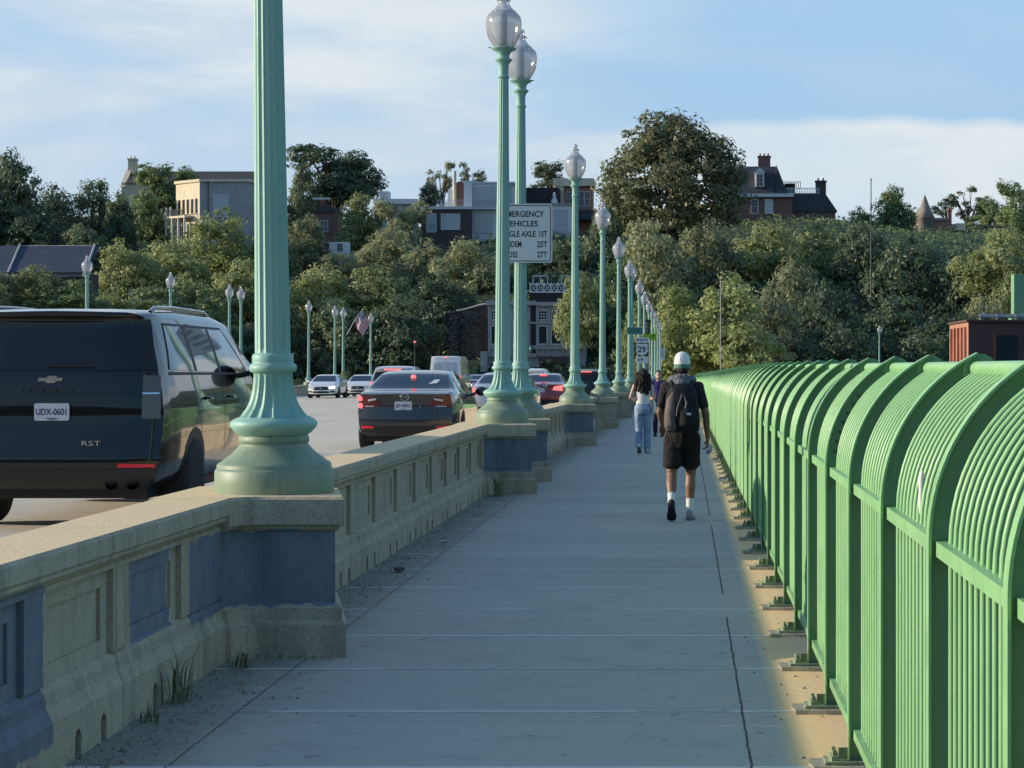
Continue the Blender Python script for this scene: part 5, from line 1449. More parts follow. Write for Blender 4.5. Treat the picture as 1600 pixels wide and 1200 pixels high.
# small brick gable and white terrace
b=Bld('house','small brick gable house with white eaves in the trees',505,372)
b.block('wall',B_BRICK,492,528,332,385,0,6,base=True); b.gable('roof',B_SLATE2,489,531,332,318,-.3,6,'y',.4); b.chimney(497,503,312,330,B_BRICK,2)
mb=MB(); mb.box(b.X(489),b.X(516),-.5,.2,b.Z(312),b.Z(309)); mb.build('eaves_board',B_TRIMW,b.o); b.window(500,512,345,362,0)
b=Bld('retaining_wall','white garden terrace wall with dark openings among the hillside trees',518,352,'wall')
b.block('wall',B_WHITE,490,546,378,396,0,1,base=False); b.block('wall_foot',B_GREY,490,552,396,412,-.2,1.2)
for x in (507,528): b.window(x,x+7,381,392,0,B_GREY)
b=Bld('house','white flat-roofed bungalow with thin flue on the skyline',612,395)
b.block('wall',B_GREY,588,648,318,345,0,6,base=True); b.block('roof',B_TRIMW,584,652,311,319,-.6,6.6)
b.block('penthouse',B_WHITE,592,606,298,312,1,4); mb=MB(); mb.lathe([(.22,b.Z(318)),(.2,b.Z(302))],10,0,True,Matrix.Translation((b.X(600),.6,0))); mb.build('flue',B_CREAM,b.o); b.window(612,622,322,334,0)
# modern white house with glass storeys
b=Bld('house','white modern house with two glazed storeys beside the weight limit sign',760,378)
b.block('wall',B_WHITE,735,782,286,410,0,8,base=True); b.block('upper_wall',B_WHITE,782,806,286,410,.5,8,base=True)
b.window(740,775,292,324,0,B_TRIMW,B_PALEG,(2,0),.1); b.window(742,770,333,364,0,B_TRIMW,B_PALEG,(2,0),.1); b.window(784,800,292,322,.5,B_TRIMW,B_PALEG,(1,0),.1)
b.block('parapet',B_TRIMW,733,808,284,287,-.25,8.2); b.railing(735,800,313,325,-.8,B_GREY,False,16,.03); b.block('balcony',B_TRIMW,733,803,325,327.5,-1,0)
b=Bld('house','dark brick house with pale sash windows, roof terrace and tall flue',696,374)
b.block('wall',B_DBRICK,658,734,327,420,0,8,base=True); b.block('roof_edge',B_TRIMW,656,735,322.5,327,-.3,8.2)
b.window(668,681,335,362,0,B_TRIMW,B_PALEG,(0,1),.12); b.window(690,718,335,358,0,B_TRIMW,B_PALEG,(2,0),.12)
b.railing(682,735,312,322.5,.3,B_TRIMW,False,18,.03)
b.block('chimney_wall',B_BRICK,706,722,282,323,4,6); b.block('white_wall',B_WHITE,696,706,292,323,4,6); b.block('stair_tower',B_WHITE,722,735,280,323,3,6)
mb=MB(); mb.lathe([(.3,b.Z(320)),(.28,b.Z(264))],12,0,True,Matrix.Translation((b.X(707),3.6,0))); mb.build('flue',B_CREAM,b.o)
mb=MB()
for k in range(3):
    x=b.X(688+9*k); z=b.Z(322.5); mb.box(x,x+.5,1,1.5,z+.4,z+.46); mb.box(x,x+.05,1,1.5,z,z+.95); mb.box(x+.45,x+.5,1,1.05,z,z+.4)
mb.build('terrace_chairs',B_TRIMW,b.o)
# row right of the sign
b=Bld('house','grey-white house with dark upper box showing past the weight limit sign',850,380)
b.block('wall',B_WHITE,800,893,320,405,0,8,base=True); b.block('upper_box',B_DARK,806,872,292,320,1.5,8); b.block('roof_edge',B_GREY,798,895,317.5,320.5,-.3,8.2)
b.window(866,886,328,372,0,B_TRIMW,B_PALEG,(1,1),.1); b.window(810,840,330,364,0,B_TRIMW,B_PALEG,(2,1),.1); b.railing(862,896,363,376,-1.4,B_GREY,False,10,.03); b.block('balcony',B_GREY,860,898,376,379,-1.5,0)
mb=MB(); mb.lathe([(.5,b.Z(320)),(.55,b.Z(312)),(.25,b.Z(309)),(.32,b.Z(305)),(.1,b.Z(300))],12,0,True,Matrix.Translation((b.X(866),.6,0))); mb.build('roof_urn',B_TRIMW,b.o)
b=Bld('house','cream and brick house with bracketed cornice behind a lamp globe',898,388)
b.block('wall',B_ORANGE,880,925,292,405,0,8,base=True); b.block('white_bay',B_CREAM,868,881,290,330,-.6,6); b.block('cornice',B_CREAM,864,928,279,291,-.8,8.4); b.window(900,912,300,322,0,B_TRIMW); b.window(886,894,300,322,0,B_TRIMW); b.window(914,921,300,322,0)
b.block('lower_roof',B_SLATE,893,935,330,345,-3,0)

# shopfront terrace facing the bridge
b=Bld('shop_building','grey shaded terrace with bay windows and shopfront under a lattice roof deck',840,292,zb=-2)
b.block('wall',B_GREY,763,915,476,620,0,12,base=True)
b.block('cornice',B_GREY,759,838,470,477,-.6,.1); b.block('cornice',B_GREY,838.5,918,472,478,-.6,.1)
for x0,x1 in ((768,779),(784,796),(801,812),(842,854),(862,876),(884,896)):
    b.window(x0,x1,486,499,0,B_TRIMW,B_GLASS,(2,2),.10); b.window(x0,x1,510,537,0,B_TRIMW,B_GLASS,(0,0),.14)
for x in (764,781.5,798.5,815,839,858,880,899,912): b.block('pilaster',B_GREY,x-1.3,x+1.3,478,556,-.25,0)
b.block('belt_course',B_GREY,763,915,540,546,-.3,0); b.block('belt_course',B_GREY,763,915,503,506,-.22,0)
b.block('shop_fascia',B_DBRICK,842,888,557,566,-.4,0); b.block('shop_fascia',B_GREY,763,838,552,558,-.5,0)
for x0,x1 in ((844,856),(859,873),(876,886),(768,780),(786,800),(806,818)): b.window(x0,x1,569,600,0,B_DBRICK,B_GLASS,(0,1),.12)
b.block('party_gap',B_DARK,829,838,478,556,-.12,0)
mb=MB(); mb.box(b.X(752),b.X(763),-1.5,6,-6,b.Z(549)); mb.build('side_wing',B_GREY,b.o)
b.block('roof',B_DARK,826,884,457,472,1,10); b.railing(828,882,443,457,.6,B_TRIMW,True,5,.07); b.railing(829,852,428,442,5,B_TRIMW,False,2,.06); b.railing(874,905,428,442,5,B_TRIMW,False,3,.06)
b.block('upper_deck',B_DARK,826,905,442,457,6,11)
# bracket lamp and sign
mb=MB(); mb.lathe([(.05,b.Z(551)),(.3,b.Z(548)),(.3,b.Z(543)),(.05,b.Z(541))],10,0,True,Matrix.Translation((b.X(831),-.6,0))); mb.build('hanging_sign',M_SGREEN,b.o)
b=Bld('house','dark ivy-hung house wall beside the shopfront terrace',728,296,zb=-2)
b.block('wall',B_DARK,696,762,500,620,0,10,base=True)
mb=MB(); mb.add([(b.X(696),0,b.Z(500)),(b.X(762),0,b.Z(500)),(b.X(762),0,b.Z(474)),(b.X(748),0,b.Z(477)),(b.X(724),0,b.Z(484)),(b.X(696),0,b.Z(488))],[(0,1,2,3,4,5)]); mb.build('gable_wall',B_DARK,b.o)
mb=MB(); mb.tube([(b.X(694),-.1,b.Z(489)),(b.X(724),-.1,b.Z(484)),(b.X(748),-.1,b.Z(477)),(b.X(763),-.1,b.Z(474))],.12,6); mb.build('coping',B_GREY,b.o)
r=random.Random(21); mb=MB()
for k in range(1500):
    q=r.random(); x=b.X(r.choice((708,730,738,744))+r.gauss(0,4)); z=b.Z(r.uniform(486,600)); s=r.uniform(.12,.3)
    y=-r.uniform(.05,.35); mb.add([(x-s,y,z),(x,y-.1,z-s),(x+s,y,z),(x,y-.05,z+s)],[(0,1,2,3)])
mb.build('ivy',mat_simple('ivy_leaves',(.035,.045,.04),.6,var=.5,scale=.8),b.o)

# brick mansion on the right skyline
b=Bld('mansion','brick mansion with slate mansard roof, white dormer and tall chimneys on the skyline',1230,392)
b.block('wall',B_BRICK,1120,1238,306,380,0,10,base=True); b.block('wing_wall',B_BRICK,1224,1306,330,380,1,9,base=True)
mb=MB(); x0,x1=b.X(1110),b.X(1232); z0,z1=b.Z(306),b.Z(258); mb.prism([(-.5,z0),(2.6,z1),(8,z1),(10.5,z0)],'x',x0,b.X(1213)); 
mb.prism([(b.X(1213)-.01,z1),(b.X(1213)-.01,z0),(x1,z0)],'y',-.45,10.4); rf=mb.build('roof',B_SLATE,b.o)
mb=MB(); mb.prism([(b.X(1224),b.Z(330)),(b.X(1224),b.Z(302)),(b.X(1290),b.Z(302)),(b.X(1309),b.Z(330))],'y',.6,9.2); mb.build('wing_roof',B_SLATE,b.o)
b.block('cornice',B_TRIMW,1118,1240,303,308,-.8,10.6)
b.chimney(1186,1205,240,275,B_BRICK,4,1.6,rf,3); b.chimney(1277,1293,279,306,B_DBRICK,4,1.6,None,2)
mb=MB(); mb.box(b.X(1180),b.X(1194),-.4,3,b.Z(292),b.Z(270)); mb.prism([(b.X(1178),b.Z(270)),(b.X(1187),b.Z(262)),(b.X(1196),b.Z(270))],'y',-.6,3.2); dm=mb.build('dormer',B_TRIMW,rf)
b.window(1182.5,1191.5,273,291,-.4,B_TRIMW,B_GLASS,(1,2),.08); b.window(1196,1207,312,333,0,B_TRIMW,B_PALEG,(0,1),.12); b.window(1174,1184,312,333,0,B_TRIMW,B_GLASS,(0,1),.12)
b.railing(1224,1280,293,302,.8,B_TRIMW,False,22,.05); b.railing(1224,1252,282,293,2.5,B_DARK,False,8,.05); b.block('roof_hatch',B_DARK,1228,1244,284,302,3.5,6)
# distant roofs with cone turret
b=Bld('house','distant brick roofline with a conical stone turret at the right skyline',1442,430)
b.block('wall',B_ORANGE,1422,1482,345,385,0,8,base=True); b.block('white_parapet',B_CREAM,1428,1450,353,358,-1,0)
mb=MB(); mb.lathe([(1.8,b.Z(385)),(1.8,b.Z(342)),(2.05,b.Z(341)),(1.2,b.Z(328)),(.05,b.Z(304))],18,0,True,Matrix.Translation((b.X(1445),0,0))); mb.build('turret',plaster('turret_stone',(.32,.27,.22),.3),b.o)
b.chimney(1484,1490,326,350,B_ORANGE,3,1); b.block('wall_bay',B_CREAM,1494,1508,349,360,-.5,3); b.gable('roof',B_SLATE2,1458,1482,345,338,0,8,'x')
b=Bld('house','distant brick house with stepped chimney near the right edge skyline',1560,430)
b.block('wall',B_BRICK,1528,1586,354,390,0,8,base=True); b.gable('roof',B_SLATE2,1526,1588,354,349,0,8,'x'); b.chimney(1574,1584,334,360,B_ORANGE,3,1.2); b.window(1540,1548,358,366,0); b.window(1556,1564,358,366,0); b.block('chimney_stack',B_ORANGE,1530,1536,352,368,-1,1)

# rust red tower block by the railing
b=Bld('tower','rust red ribbed tower with flat roof and rooftop pipes beyond the arched railing',1545,205,zb=-20)
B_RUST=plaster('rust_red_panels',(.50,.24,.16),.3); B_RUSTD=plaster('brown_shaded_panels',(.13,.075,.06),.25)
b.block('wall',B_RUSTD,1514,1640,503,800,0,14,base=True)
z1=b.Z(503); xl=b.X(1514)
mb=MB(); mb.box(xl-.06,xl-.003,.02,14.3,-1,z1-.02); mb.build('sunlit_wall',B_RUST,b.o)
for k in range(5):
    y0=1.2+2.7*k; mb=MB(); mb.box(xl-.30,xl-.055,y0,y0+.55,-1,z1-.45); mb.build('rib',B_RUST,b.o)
b.block('roof_edge',B_RUSTD,1510,1642,499.5,503,-.25,14.5)
b.window(1556,1590,524,570,0,B_RUSTD,B_GLASS,(0,0),.1)
mb=MB(); z=b.Z(499.5)
for k in range(3): mb.tube([(b.X(1532),1+.5*k,z+.25+.12*k),(b.X(1640),1+.5*k,z+.25+.12*k)],.09,8)
for x in (1534,1560,1590): mb.box(b.X(x),b.X(x)+.12,.8,2.2,z,z+.5)
mb.build('rooftop_pipes',M_POST,b.o)
mb=MB()
for x,yy in ((1516,12),(1517,5),(1530,1)): mb.tube([(b.X(x),yy,z),(b.X(x),yy,z+.55)],.03,6)
mb.build('roof_rods',M_TRIM,b.o)
mb=MB(); mb.box(b.X(1592),b.X(1660),3,5,z,b.Z(426)); mb.box(b.X(1588),b.X(1660),2.8,5.2,z,z+.35); mb.build('green_cabinet',mat_simple('pale_green_panel',(.22,.42,.22),.5),b.o)
# ================================================================== trees
def leaf_mat(name,dark,mid,light,trans=.5):
    t=NT(name); p=t.coord('world'); ob=t.coord('object')
    oi=t.node('ShaderNodeObjectInfo')
    n=t.noise(p,.33,5,.7); f=t.noise(p,2.6,3,.6)
    v=t.math('ADD',t.math('MULTIPLY',n,.6),t.math('ADD',t.math('MULTIPLY',f,.4),t.math('MULTIPLY',t.math('SUBTRACT',oi.outputs['Random'],.5),.12)))
    c=t.ramp(v,[(.34,dark),(.5,mid),(.66,light)])
    t.set(Base_Color=c,Roughness=.5); t.b.inputs['Specular IOR Level'].default_value=.6
    tr=t.node('ShaderNodeBsdfTranslucent'); t.l.new(c,tr.inputs[0])
    m=t.node('ShaderNodeMixShader'); m.inputs[0].default_value=trans
    t.l.new(t.b.outputs[0],m.inputs[1]); t.l.new(tr.outputs[0],m.inputs[2]); t.l.new(m.outputs[0],t.out.inputs[0])
    return t.mat
L_OLIVE=leaf_mat('olive_foliage',(0.146,0.186,0.085),(0.337,0.382,0.158),(0.600,0.623,0.279))
L_BRIGHT=leaf_mat('bright_olive_foliage',(0.160,0.203,0.072),(0.382,0.435,0.158),(0.599,0.617,0.299))
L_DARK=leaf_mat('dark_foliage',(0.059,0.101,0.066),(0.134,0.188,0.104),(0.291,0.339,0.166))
L_GREEN=leaf_mat('green_foliage',(0.092,0.151,0.069),(0.216,0.296,0.120),(0.408,0.492,0.214))
L_RUST=leaf_mat('rusty_foliage',(0.083,0.111,0.059),(0.208,0.227,0.111),(0.464,0.393,0.198))
L_GREY=leaf_mat('grey_green_foliage',(0.143,0.174,0.103),(0.313,0.339,0.177),(0.539,0.547,0.295))
BARK=NT('bark'); _p=BARK.coord('object'); BARK.set(Base_Color=BARK.ramp(BARK.noise(BARK.mapped(_p,(6,6,1)),1.2,6,.7),[(.3,(.035,.028,.022)),(.7,(.10,.085,.07))]),Roughness=.95); BARK=BARK.mat

def quads_mesh(name,V,mat):
    n=len(V)//4
    me=bpy.data.meshes.new(name)
    me.vertices.add(n*4); me.vertices.foreach_set('co',V.astype(np.float32).ravel())
    me.loops.add(n*4); me.loops.foreach_set('vertex_index',np.arange(n*4,dtype=np.int32))
    me.polygons.add(n); me.polygons.foreach_set('loop_start',np.arange(0,n*4,4,dtype=np.int32)); me.polygons.foreach_set('loop_total',np.full(n,4,dtype=np.int32))
    me.materials.append(mat); me.update(calc_edges=True); return me
def leaves(rng,P,out,size,elong=1.5,flat=.0):
    """leaf-sized folded quads at points P, loosely facing outward"""
    n=len(P)
    N=rng.normal(size=(n,3))+out*2.5; N/=np.linalg.norm(N,axis=1)[:,None]
    T=rng.normal(size=(n,3)); T[:,2]-=.35; T-=N*(T*N).sum(1)[:,None]; T/=np.linalg.norm(T,axis=1)[:,None]
    B=np.cross(N,T); s=size*rng.uniform(.45,1.5,size=(n,1))
    a=P-T*s*elong*.6; c=P+T*s*elong*.6; b=P+B*s*.5+N*s*.12; d=P-B*s*.5+N*s*.12
    return np.stack([a,b,c,d],axis=1).reshape(-1,3)
def crown(seed,lobes,nclump,per,size,clump_r=.10,airy=0.0,elong=1.5):
    """crown in a unit box: x,y in -.5..+.5, z in 0..1; lobes = (cx,cy,cz,rx,ry,rz)"""
    rng=np.random.default_rng(seed); L=np.array(lobes)
    vol=(L[:,3]*L[:,4]*L[:,5])**(2/3); vol/=vol.sum()
    C=[];O=[]
    while len(C)<nclump:
        k=rng.choice(len(L),p=vol); d=rng.normal(size=3); d/=np.linalg.norm(d)
        r=rng.uniform(.62,1.03)
        p=L[k,:3]+d*L[k,3:]*r
        q=((p-L[:,:3])/L[:,3:]); inside=(np.linalg.norm(q,axis=1)<.62); inside[k]=False
        if inside.any() and rng.random()<.85: continue
        if d[2]<-.55 and rng.random()<.6: continue
        C.append(p); O.append(d)
    V=[]
    for p,o in zip(C,O):
        m=int(per*rng.uniform(.6,1.4)); cr=clump_r*rng.uniform(.6,1.35)
        d=rng.normal(size=(m,3)); d/=np.linalg.norm(d,axis=1)[:,None]
        rad=cr*rng.uniform(.25,1.0,size=(m,1))**.6
        P=p+d*rad*np.array([1.15,1.15,.75])
        V.append(leaves(rng,P,d*.7+o*.5+np.array([0,0,.3]),size,elong))
    return np.concatenate(V)
def limbs(seed,lobes,base=-.35):
    r=random.Random(seed); mb=MB()
    mb.tube([(0,0,base-.9),(0.0,0,base),(.012,.01,.0),(.0,.0,.22),(.01,0,.45)],[.040,.034,.028,.022,.010],9)
    for (cx,cy,cz,rx,ry,rz) in lobes:
        z0=r.uniform(-.05,.25); q=(cx*.5+r.uniform(-.03,.03),cy*.5,(z0+cz)/2+.02)
        mb.tube([(0,0,z0),q,(cx,cy,cz),(cx*1.25,cy*1.25,cz+rz*.6)],[.018,.013,.008,.003],6)
        for k in range(3):
            e=(cx+r.uniform(-1,1)*rx*.8,cy+r.uniform(-1,1)*ry*.8,cz+r.uniform(-.3,1)*rz*.8)
            mb.tube([q,((q[0]+e[0])/2,(q[1]+e[1])/2,(q[2]+e[2])/2+.03),e],[.008,.005,.002],5)
    return mb.mesh('trunk',BARK)
def rl(seed,n,spread=.30,zr=(.3,.75),rr=(.17,.27)):
    r=random.Random(seed); out=[]
    for k in range(n):
        a=2*PI*k/n+r.uniform(-.5,.5); q=spread*r.uniform(.55,1.1); R_=r.uniform(*rr)
        out.append((q*math.cos(a),q*math.sin(a),r.uniform(*zr),R_,R_,R_*r.uniform(.75,1.0)))
    return out
KINDS={
 'round':(rl(1,7,.27,(.28,.62))+[(0,0,.55,.30,.30,.30),(.03,.02,.78,.2,.2,.19)]),
 'broad':(rl(2,9,.32,(.25,.55),(.15,.22))+[(0,0,.55,.30,.30,.30),(.08,0,.76,.2,.2,.18)]),
 'tall':([(0,0,.35,.33,.33,.26),(.06,.03,.55,.30,.28,.24),(-.07,0,.70,.24,.24,.2),(.03,0,.84,.16,.16,.14),(-.25,.05,.38,.18,.18,.16),(.27,-.04,.42,.17,.17,.15)]),
 'ragged':(rl(5,10,.34,(.22,.80),(.11,.18))+[(0,0,.5,.2,.2,.24)]),
 'dome':([(0,0,.42,.46,.46,.36),(-.22,0,.56,.27,.27,.26),(.18,.05,.60,.29,.29,.27),(.05,-.05,.74,.27,.27,.24),(-.36,-.05,.34,.15,.17,.2),(.36,0,.38,.15,.17,.2),(-.1,.05,.72,.22,.22,.2)]),
 'airy':(rl(8,11,.34,(.30,.90),(.07,.12))),
}
UNIT={}
def unit(kind,var):
    k=(kind,var)
    if k in UNIT: return UNIT[k]
    lob=KINDS[kind]; sd=hash(kind)%1000 if False else sum(map(ord,kind))*7+var
    if kind=='airy': V=crown(sd,lob,80,22,.024,.07,elong=2.0)
    elif kind=='dome': V=crown(sd,lob,640,44,.0145,.060,elong=1.6)
    elif kind=='ragged': V=crown(sd,lob,220,42,.0195,.072,elong=1.7)
    else: V=crown(sd,lob,260,44,.0190,.076,elong=1.6)
    UNIT[k]=(quads_mesh('crown',V,L_GREEN),limbs(sd,lob)); return UNIT[k]
tr=random.Random(99)
def tree(x,yt,yb,w,d,kind,mat,label,group='trees on the wooded hillside',var=0,rot=None,cat='tree'):
    a=W(x,yb,d); top=W(x,yt,d).z; wid=w*d/F; h=top-a.z
    t=thing('tree',label,cat,(a.x,d,a.z),0,group)
    cm,tm=unit(kind,var)
    rz=tr.uniform(0,2*PI) if rot is None else rot
    c=bpy.data.objects.new('crown',cm); link(c,t); c.scale=(wid,wid,h); c.rotation_euler=(0,0,rz)
    c.material_slots[0].link='OBJECT'; c.material_slots[0].material=mat
    k=bpy.data.objects.new('trunk',tm); link(k,t); k.scale=(wid*.8,wid*.8,h); k.rotation_euler=(0,0,rz)
    return t
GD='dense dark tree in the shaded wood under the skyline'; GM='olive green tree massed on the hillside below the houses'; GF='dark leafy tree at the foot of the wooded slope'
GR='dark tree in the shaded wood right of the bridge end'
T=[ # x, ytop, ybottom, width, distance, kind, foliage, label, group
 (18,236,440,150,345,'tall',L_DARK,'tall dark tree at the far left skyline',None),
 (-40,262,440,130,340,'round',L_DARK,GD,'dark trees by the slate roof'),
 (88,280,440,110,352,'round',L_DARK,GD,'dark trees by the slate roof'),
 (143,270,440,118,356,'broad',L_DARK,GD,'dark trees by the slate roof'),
 (185,300,440,90,350,'tall',L_DARK,GD,'dark trees by the slate roof'),
 (60,320,430,130,338,'round',L_DARK,GD,'dark trees by the slate roof'),
 (130,345,450,120,334,'round',L_DARK,GD,'dark trees by the slate roof'),
 (248,246,345,104,393,'ragged',L_GREEN,'dark green tree rising in front of the long dark roof','skyline trees'),
 (290,256,330,70,396,'round',L_GREEN,'small crown topping the long dark roof beside the villa','skyline trees'),
 (228,296,420,88,368,'tall',L_GREEN,'green tree hugging the villa balconies','skyline trees'),
 (525,216,345,158,398,'ragged',L_DARK,'big dark spreading tree alone on the skyline past the tall lamp','skyline trees'),
 (555,236,330,110,402,'round',L_DARK,'dark crown joined to the spreading skyline tree','skyline trees'),
 (474,255,400,90,392,'tall',L_DARK,'dark tree beside the tall fluted lamp shaft','skyline trees'),
 (395,290,400,90,385,'round',L_DARK,'dark tree behind the villa, next to the lamp shaft','skyline trees'),
 (560,302,410,100,366,'tall',L_OLIVE,'lit olive tree beside the brick gable house','house-side trees'),
 (624,298,420,108,362,'ragged',L_GREY,'grey green tree in front of the white bungalow','house-side trees'),
 (672,282,345,56,402,'round',L_DARK,'small dark tree left of the tall flue','skyline trees'),
 (690,250,330,64,412,'airy',L_GREY,'thin airy tree behind the tall flue','skyline trees'),
 (735,250,320,60,412,'airy',L_GREY,'sparse airy tree right of the tall flue','skyline trees'),
 (862,245,318,84,408,'ragged',L_DARK,'dark tree topping the dark upper box by the lamps','skyline trees'),
 (1048,172,400,262,350,'dome',L_RUST,'huge rust and olive domed tree dominating the skyline','skyline trees'),
 (945,318,470,100,340,'tall',L_DARK,'dark tree under the huge domed tree beside the lamp row','house-side trees'),
 (1395,290,400,92,400,'tall',L_GREEN,'green tree on the skyline beside the dark mast','skyline trees'),
 (1345,322,390,70,395,'round',L_GREEN,'low green tree between the mansion and the mast','skyline trees'),
 (1478,300,352,60,440,'airy',L_DARK,'thin dark tree behind the stone turret','skyline trees'),
 (1512,290,360,66,440,'airy',L_RUST,'airy brown tree between two distant brick houses','skyline trees'),
 (1545,304,366,70,438,'round',L_GREEN,'round tree behind the distant brick house','skyline trees'),
 (1592,268,380,100,390,'ragged',L_GREEN,'tall green tree at the right edge skyline','skyline trees'),
 (1425,318,352,40,440,'airy',L_DARK,'wispy tree left of the stone turret','skyline trees'),
 # hillside
 (345,322,470,160,330,'round',L_BRIGHT,'bright yellow green tree just below the villa','hillside trees'),
 (255,365,500,160,320,'broad',L_OLIVE,GM,'hillside trees'),(192,372,500,120,314,'round',L_OLIVE,GM,'hillside trees'),
 (60,410,520,150,284,'round',L_OLIVE,'rounded olive tree in front of the dark slate roof','hillside trees'),
 (118,432,520,110,282,'broad',L_GREEN,'green tree at the corner of the dark slate roof','hillside trees'),
 (0,425,520,100,281,'tall',L_GREY,'grey green tree at the left edge under the slate roof','hillside trees'),
 (375,395,560,150,304,'broad',L_OLIVE,GM,'hillside trees'),(300,420,580,170,298,'round',L_OLIVE,GM,'hillside trees'),(225,440,580,160,292,'broad',L_OLIVE,GM,'hillside trees'),
 (165,450,570,120,288,'round',L_OLIVE,GM,'hillside trees'),(430,345,500,120,334,'tall',L_OLIVE,GM,'hillside trees'),
 (478,330,440,100,350,'round',L_GREY,GM,'hillside trees'),(545,390,500,140,338,'broad',L_GREY,GM,'hillside trees'),(600,350,460,120,345,'broad',L_GREY,GM,'hillside trees'),
 (662,372,490,130,336,'round',L_GREY,GM,'hillside trees'),(735,366,490,130,332,'broad',L_GREY,GM,'hillside trees'),(800,400,480,110,328,'round',L_DARK,GM,'hillside trees'),
 (505,405,540,160,308,'round',L_OLIVE,GM,'hillside trees'),(595,408,540,160,306,'broad',L_OLIVE,'lit olive tree above the flag and distant lamps','hillside trees'),
 (680,420,560,140,302,'round',L_DARK,GF,'foot of slope trees'),(445,470,620,120,290,'tall',L_DARK,GF,'foot of slope trees'),(530,462,625,150,289,'round',L_DARK,GF,'foot of slope trees'),
 (620,455,625,150,288,'broad',L_DARK,GF,'foot of slope trees'),(400,500,620,120,285,'round',L_DARK,GF,'foot of slope trees'),(340,500,620,130,284,'broad',L_GREEN,GF,'foot of slope trees'),
 (720,440,520,90,310,'round',L_DARK,GF,'foot of slope trees'),(260,500,620,140,282,'round',L_GREEN,GF,'foot of slope trees'),(80,480,600,170,279,'broad',L_GREEN,GF,'foot of slope trees'),(170,500,610,150,280,'round',L_GREEN,GF,'foot of slope trees'),
 (690,490,625,110,300,'round',L_DARK,GF,'foot of slope trees'),
 (820,380,450,120,340,'broad',L_DARK,GM,'hillside trees'),(885,372,460,100,338,'round',L_DARK,GM,'hillside trees'),
 (905,420,560,100,284,'tall',L_OLIVE,'lit olive tree overhanging the shopfront terrace','bridge end trees'),
 (962,385,600,130,300,'round',L_GREEN,GR,'trees right of the bridge end'),
 (1015,330,540,160,318,'broad',L_GREY,'grey olive tree under the huge domed tree','trees right of the bridge end'),
 (1100,335,520,170,326,'round',L_GREY,GM,'trees right of the bridge end'),(1190,342,500,170,334,'broad',L_OLIVE,GM,'trees right of the bridge end'),(1280,342,500,160,338,'round',L_OLIVE,GM,'trees right of the bridge end'),
 (1135,425,620,200,266,'round',L_BRIGHT,'bright yellow green tree in full sun behind the pale slim pole','bridge end trees'),
 (1055,445,620,150,268,'tall',L_BRIGHT,'bright olive tree beside the cap of the walking person','bridge end trees'),
 (1000,470,620,110,272,'round',L_OLIVE,'olive tree behind the far lamp cluster','bridge end trees'),
 (1215,450,620,150,278,'broad',L_GREY,'grey olive tree right of the pale slim pole','bridge end trees'),
 (1345,345,540,160,328,'tall',L_DARK,GR,'trees right of the bridge end'),(1425,360,560,180,318,'round',L_DARK,GR,'trees right of the bridge end'),(1500,375,560,150,316,'broad',L_DARK,GR,'trees right of the bridge end'),
 (1300,430,640,170,286,'round',L_DARK,GR,'trees right of the bridge end'),(1400,450,640,180,284,'broad',L_DARK,GR,'trees right of the bridge end'),(1245,395,580,140,306,'round',L_GREY,GR,'trees right of the bridge end'),
 (1480,470,640,150,282,'round',L_DARK,GR,'trees right of the bridge end'),(1340,500,660,160,274,'broad',L_DARK,GR,'trees right of the bridge end'),(1440,510,660,160,272,'round',L_DARK,GR,'trees right of the bridge end'),
 (1565,345,500,150,302,'broad',L_OLIVE,'lit olive tree above the rust red tower','bridge end trees'),(1585,420,600,130,290,'tall',L_OLIVE,'olive tree behind the pale green cabinet','bridge end trees'),
 (1540,455,620,130,286,'round',L_GREY,'grey olive tree just left of the green cabinet','bridge end trees'),
 (1640,330,560,160,310,'round',L_OLIVE,GM,'hillside trees'),
]
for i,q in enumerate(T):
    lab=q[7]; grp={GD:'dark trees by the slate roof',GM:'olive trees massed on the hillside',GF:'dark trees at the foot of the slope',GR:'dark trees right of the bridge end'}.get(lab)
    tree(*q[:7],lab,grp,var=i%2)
# undergrowth over the slope
rng=np.random.default_rng(5)
P=[];k=0
xs=rng.uniform(-125,70,52000); ys=rng.uniform(284,430,52000)
zs=np.array([terrain_z(a,b) for a,b in zip(xs,ys)])+rng.uniform(0,1.8,52000)*(rng.random(52000)**1.5)
Pn=np.stack([xs,ys,zs],1)
V=leaves(rng,Pn,np.tile(np.array([0,-.5,.9]),(52000,1)),.36,1.5)
o=bpy.data.objects.new('undergrowth',quads_mesh('undergrowth',V,L_GREEN)); link(o); tag(o,kind='stuff')
# bushes at the end of the roadway
def bush(x,yt,yb,w,d,mat,label):
    a=W(x,yb,d); t=thing('bush',label,'bush',(a.x,d,a.z)); cm,tm=unit('broad',0)
    c=bpy.data.objects.new('foliage',cm); link(c,t); wid=w*d/F; h=(yb-yt)*d/F; c.scale=(wid,wid,h*1.1)
    c.location=(0,0,-.1*h); c.material_slots[0].link='OBJECT'; c.material_slots[0].material=mat
bush(537,576,622,34,168,L_GREEN,'green bush at the roadside between the two white oncoming cars')
bush(460,590,618,46,200,L_DARK,'dark hedge bush beside the tall lamp base at the end of the roadway')
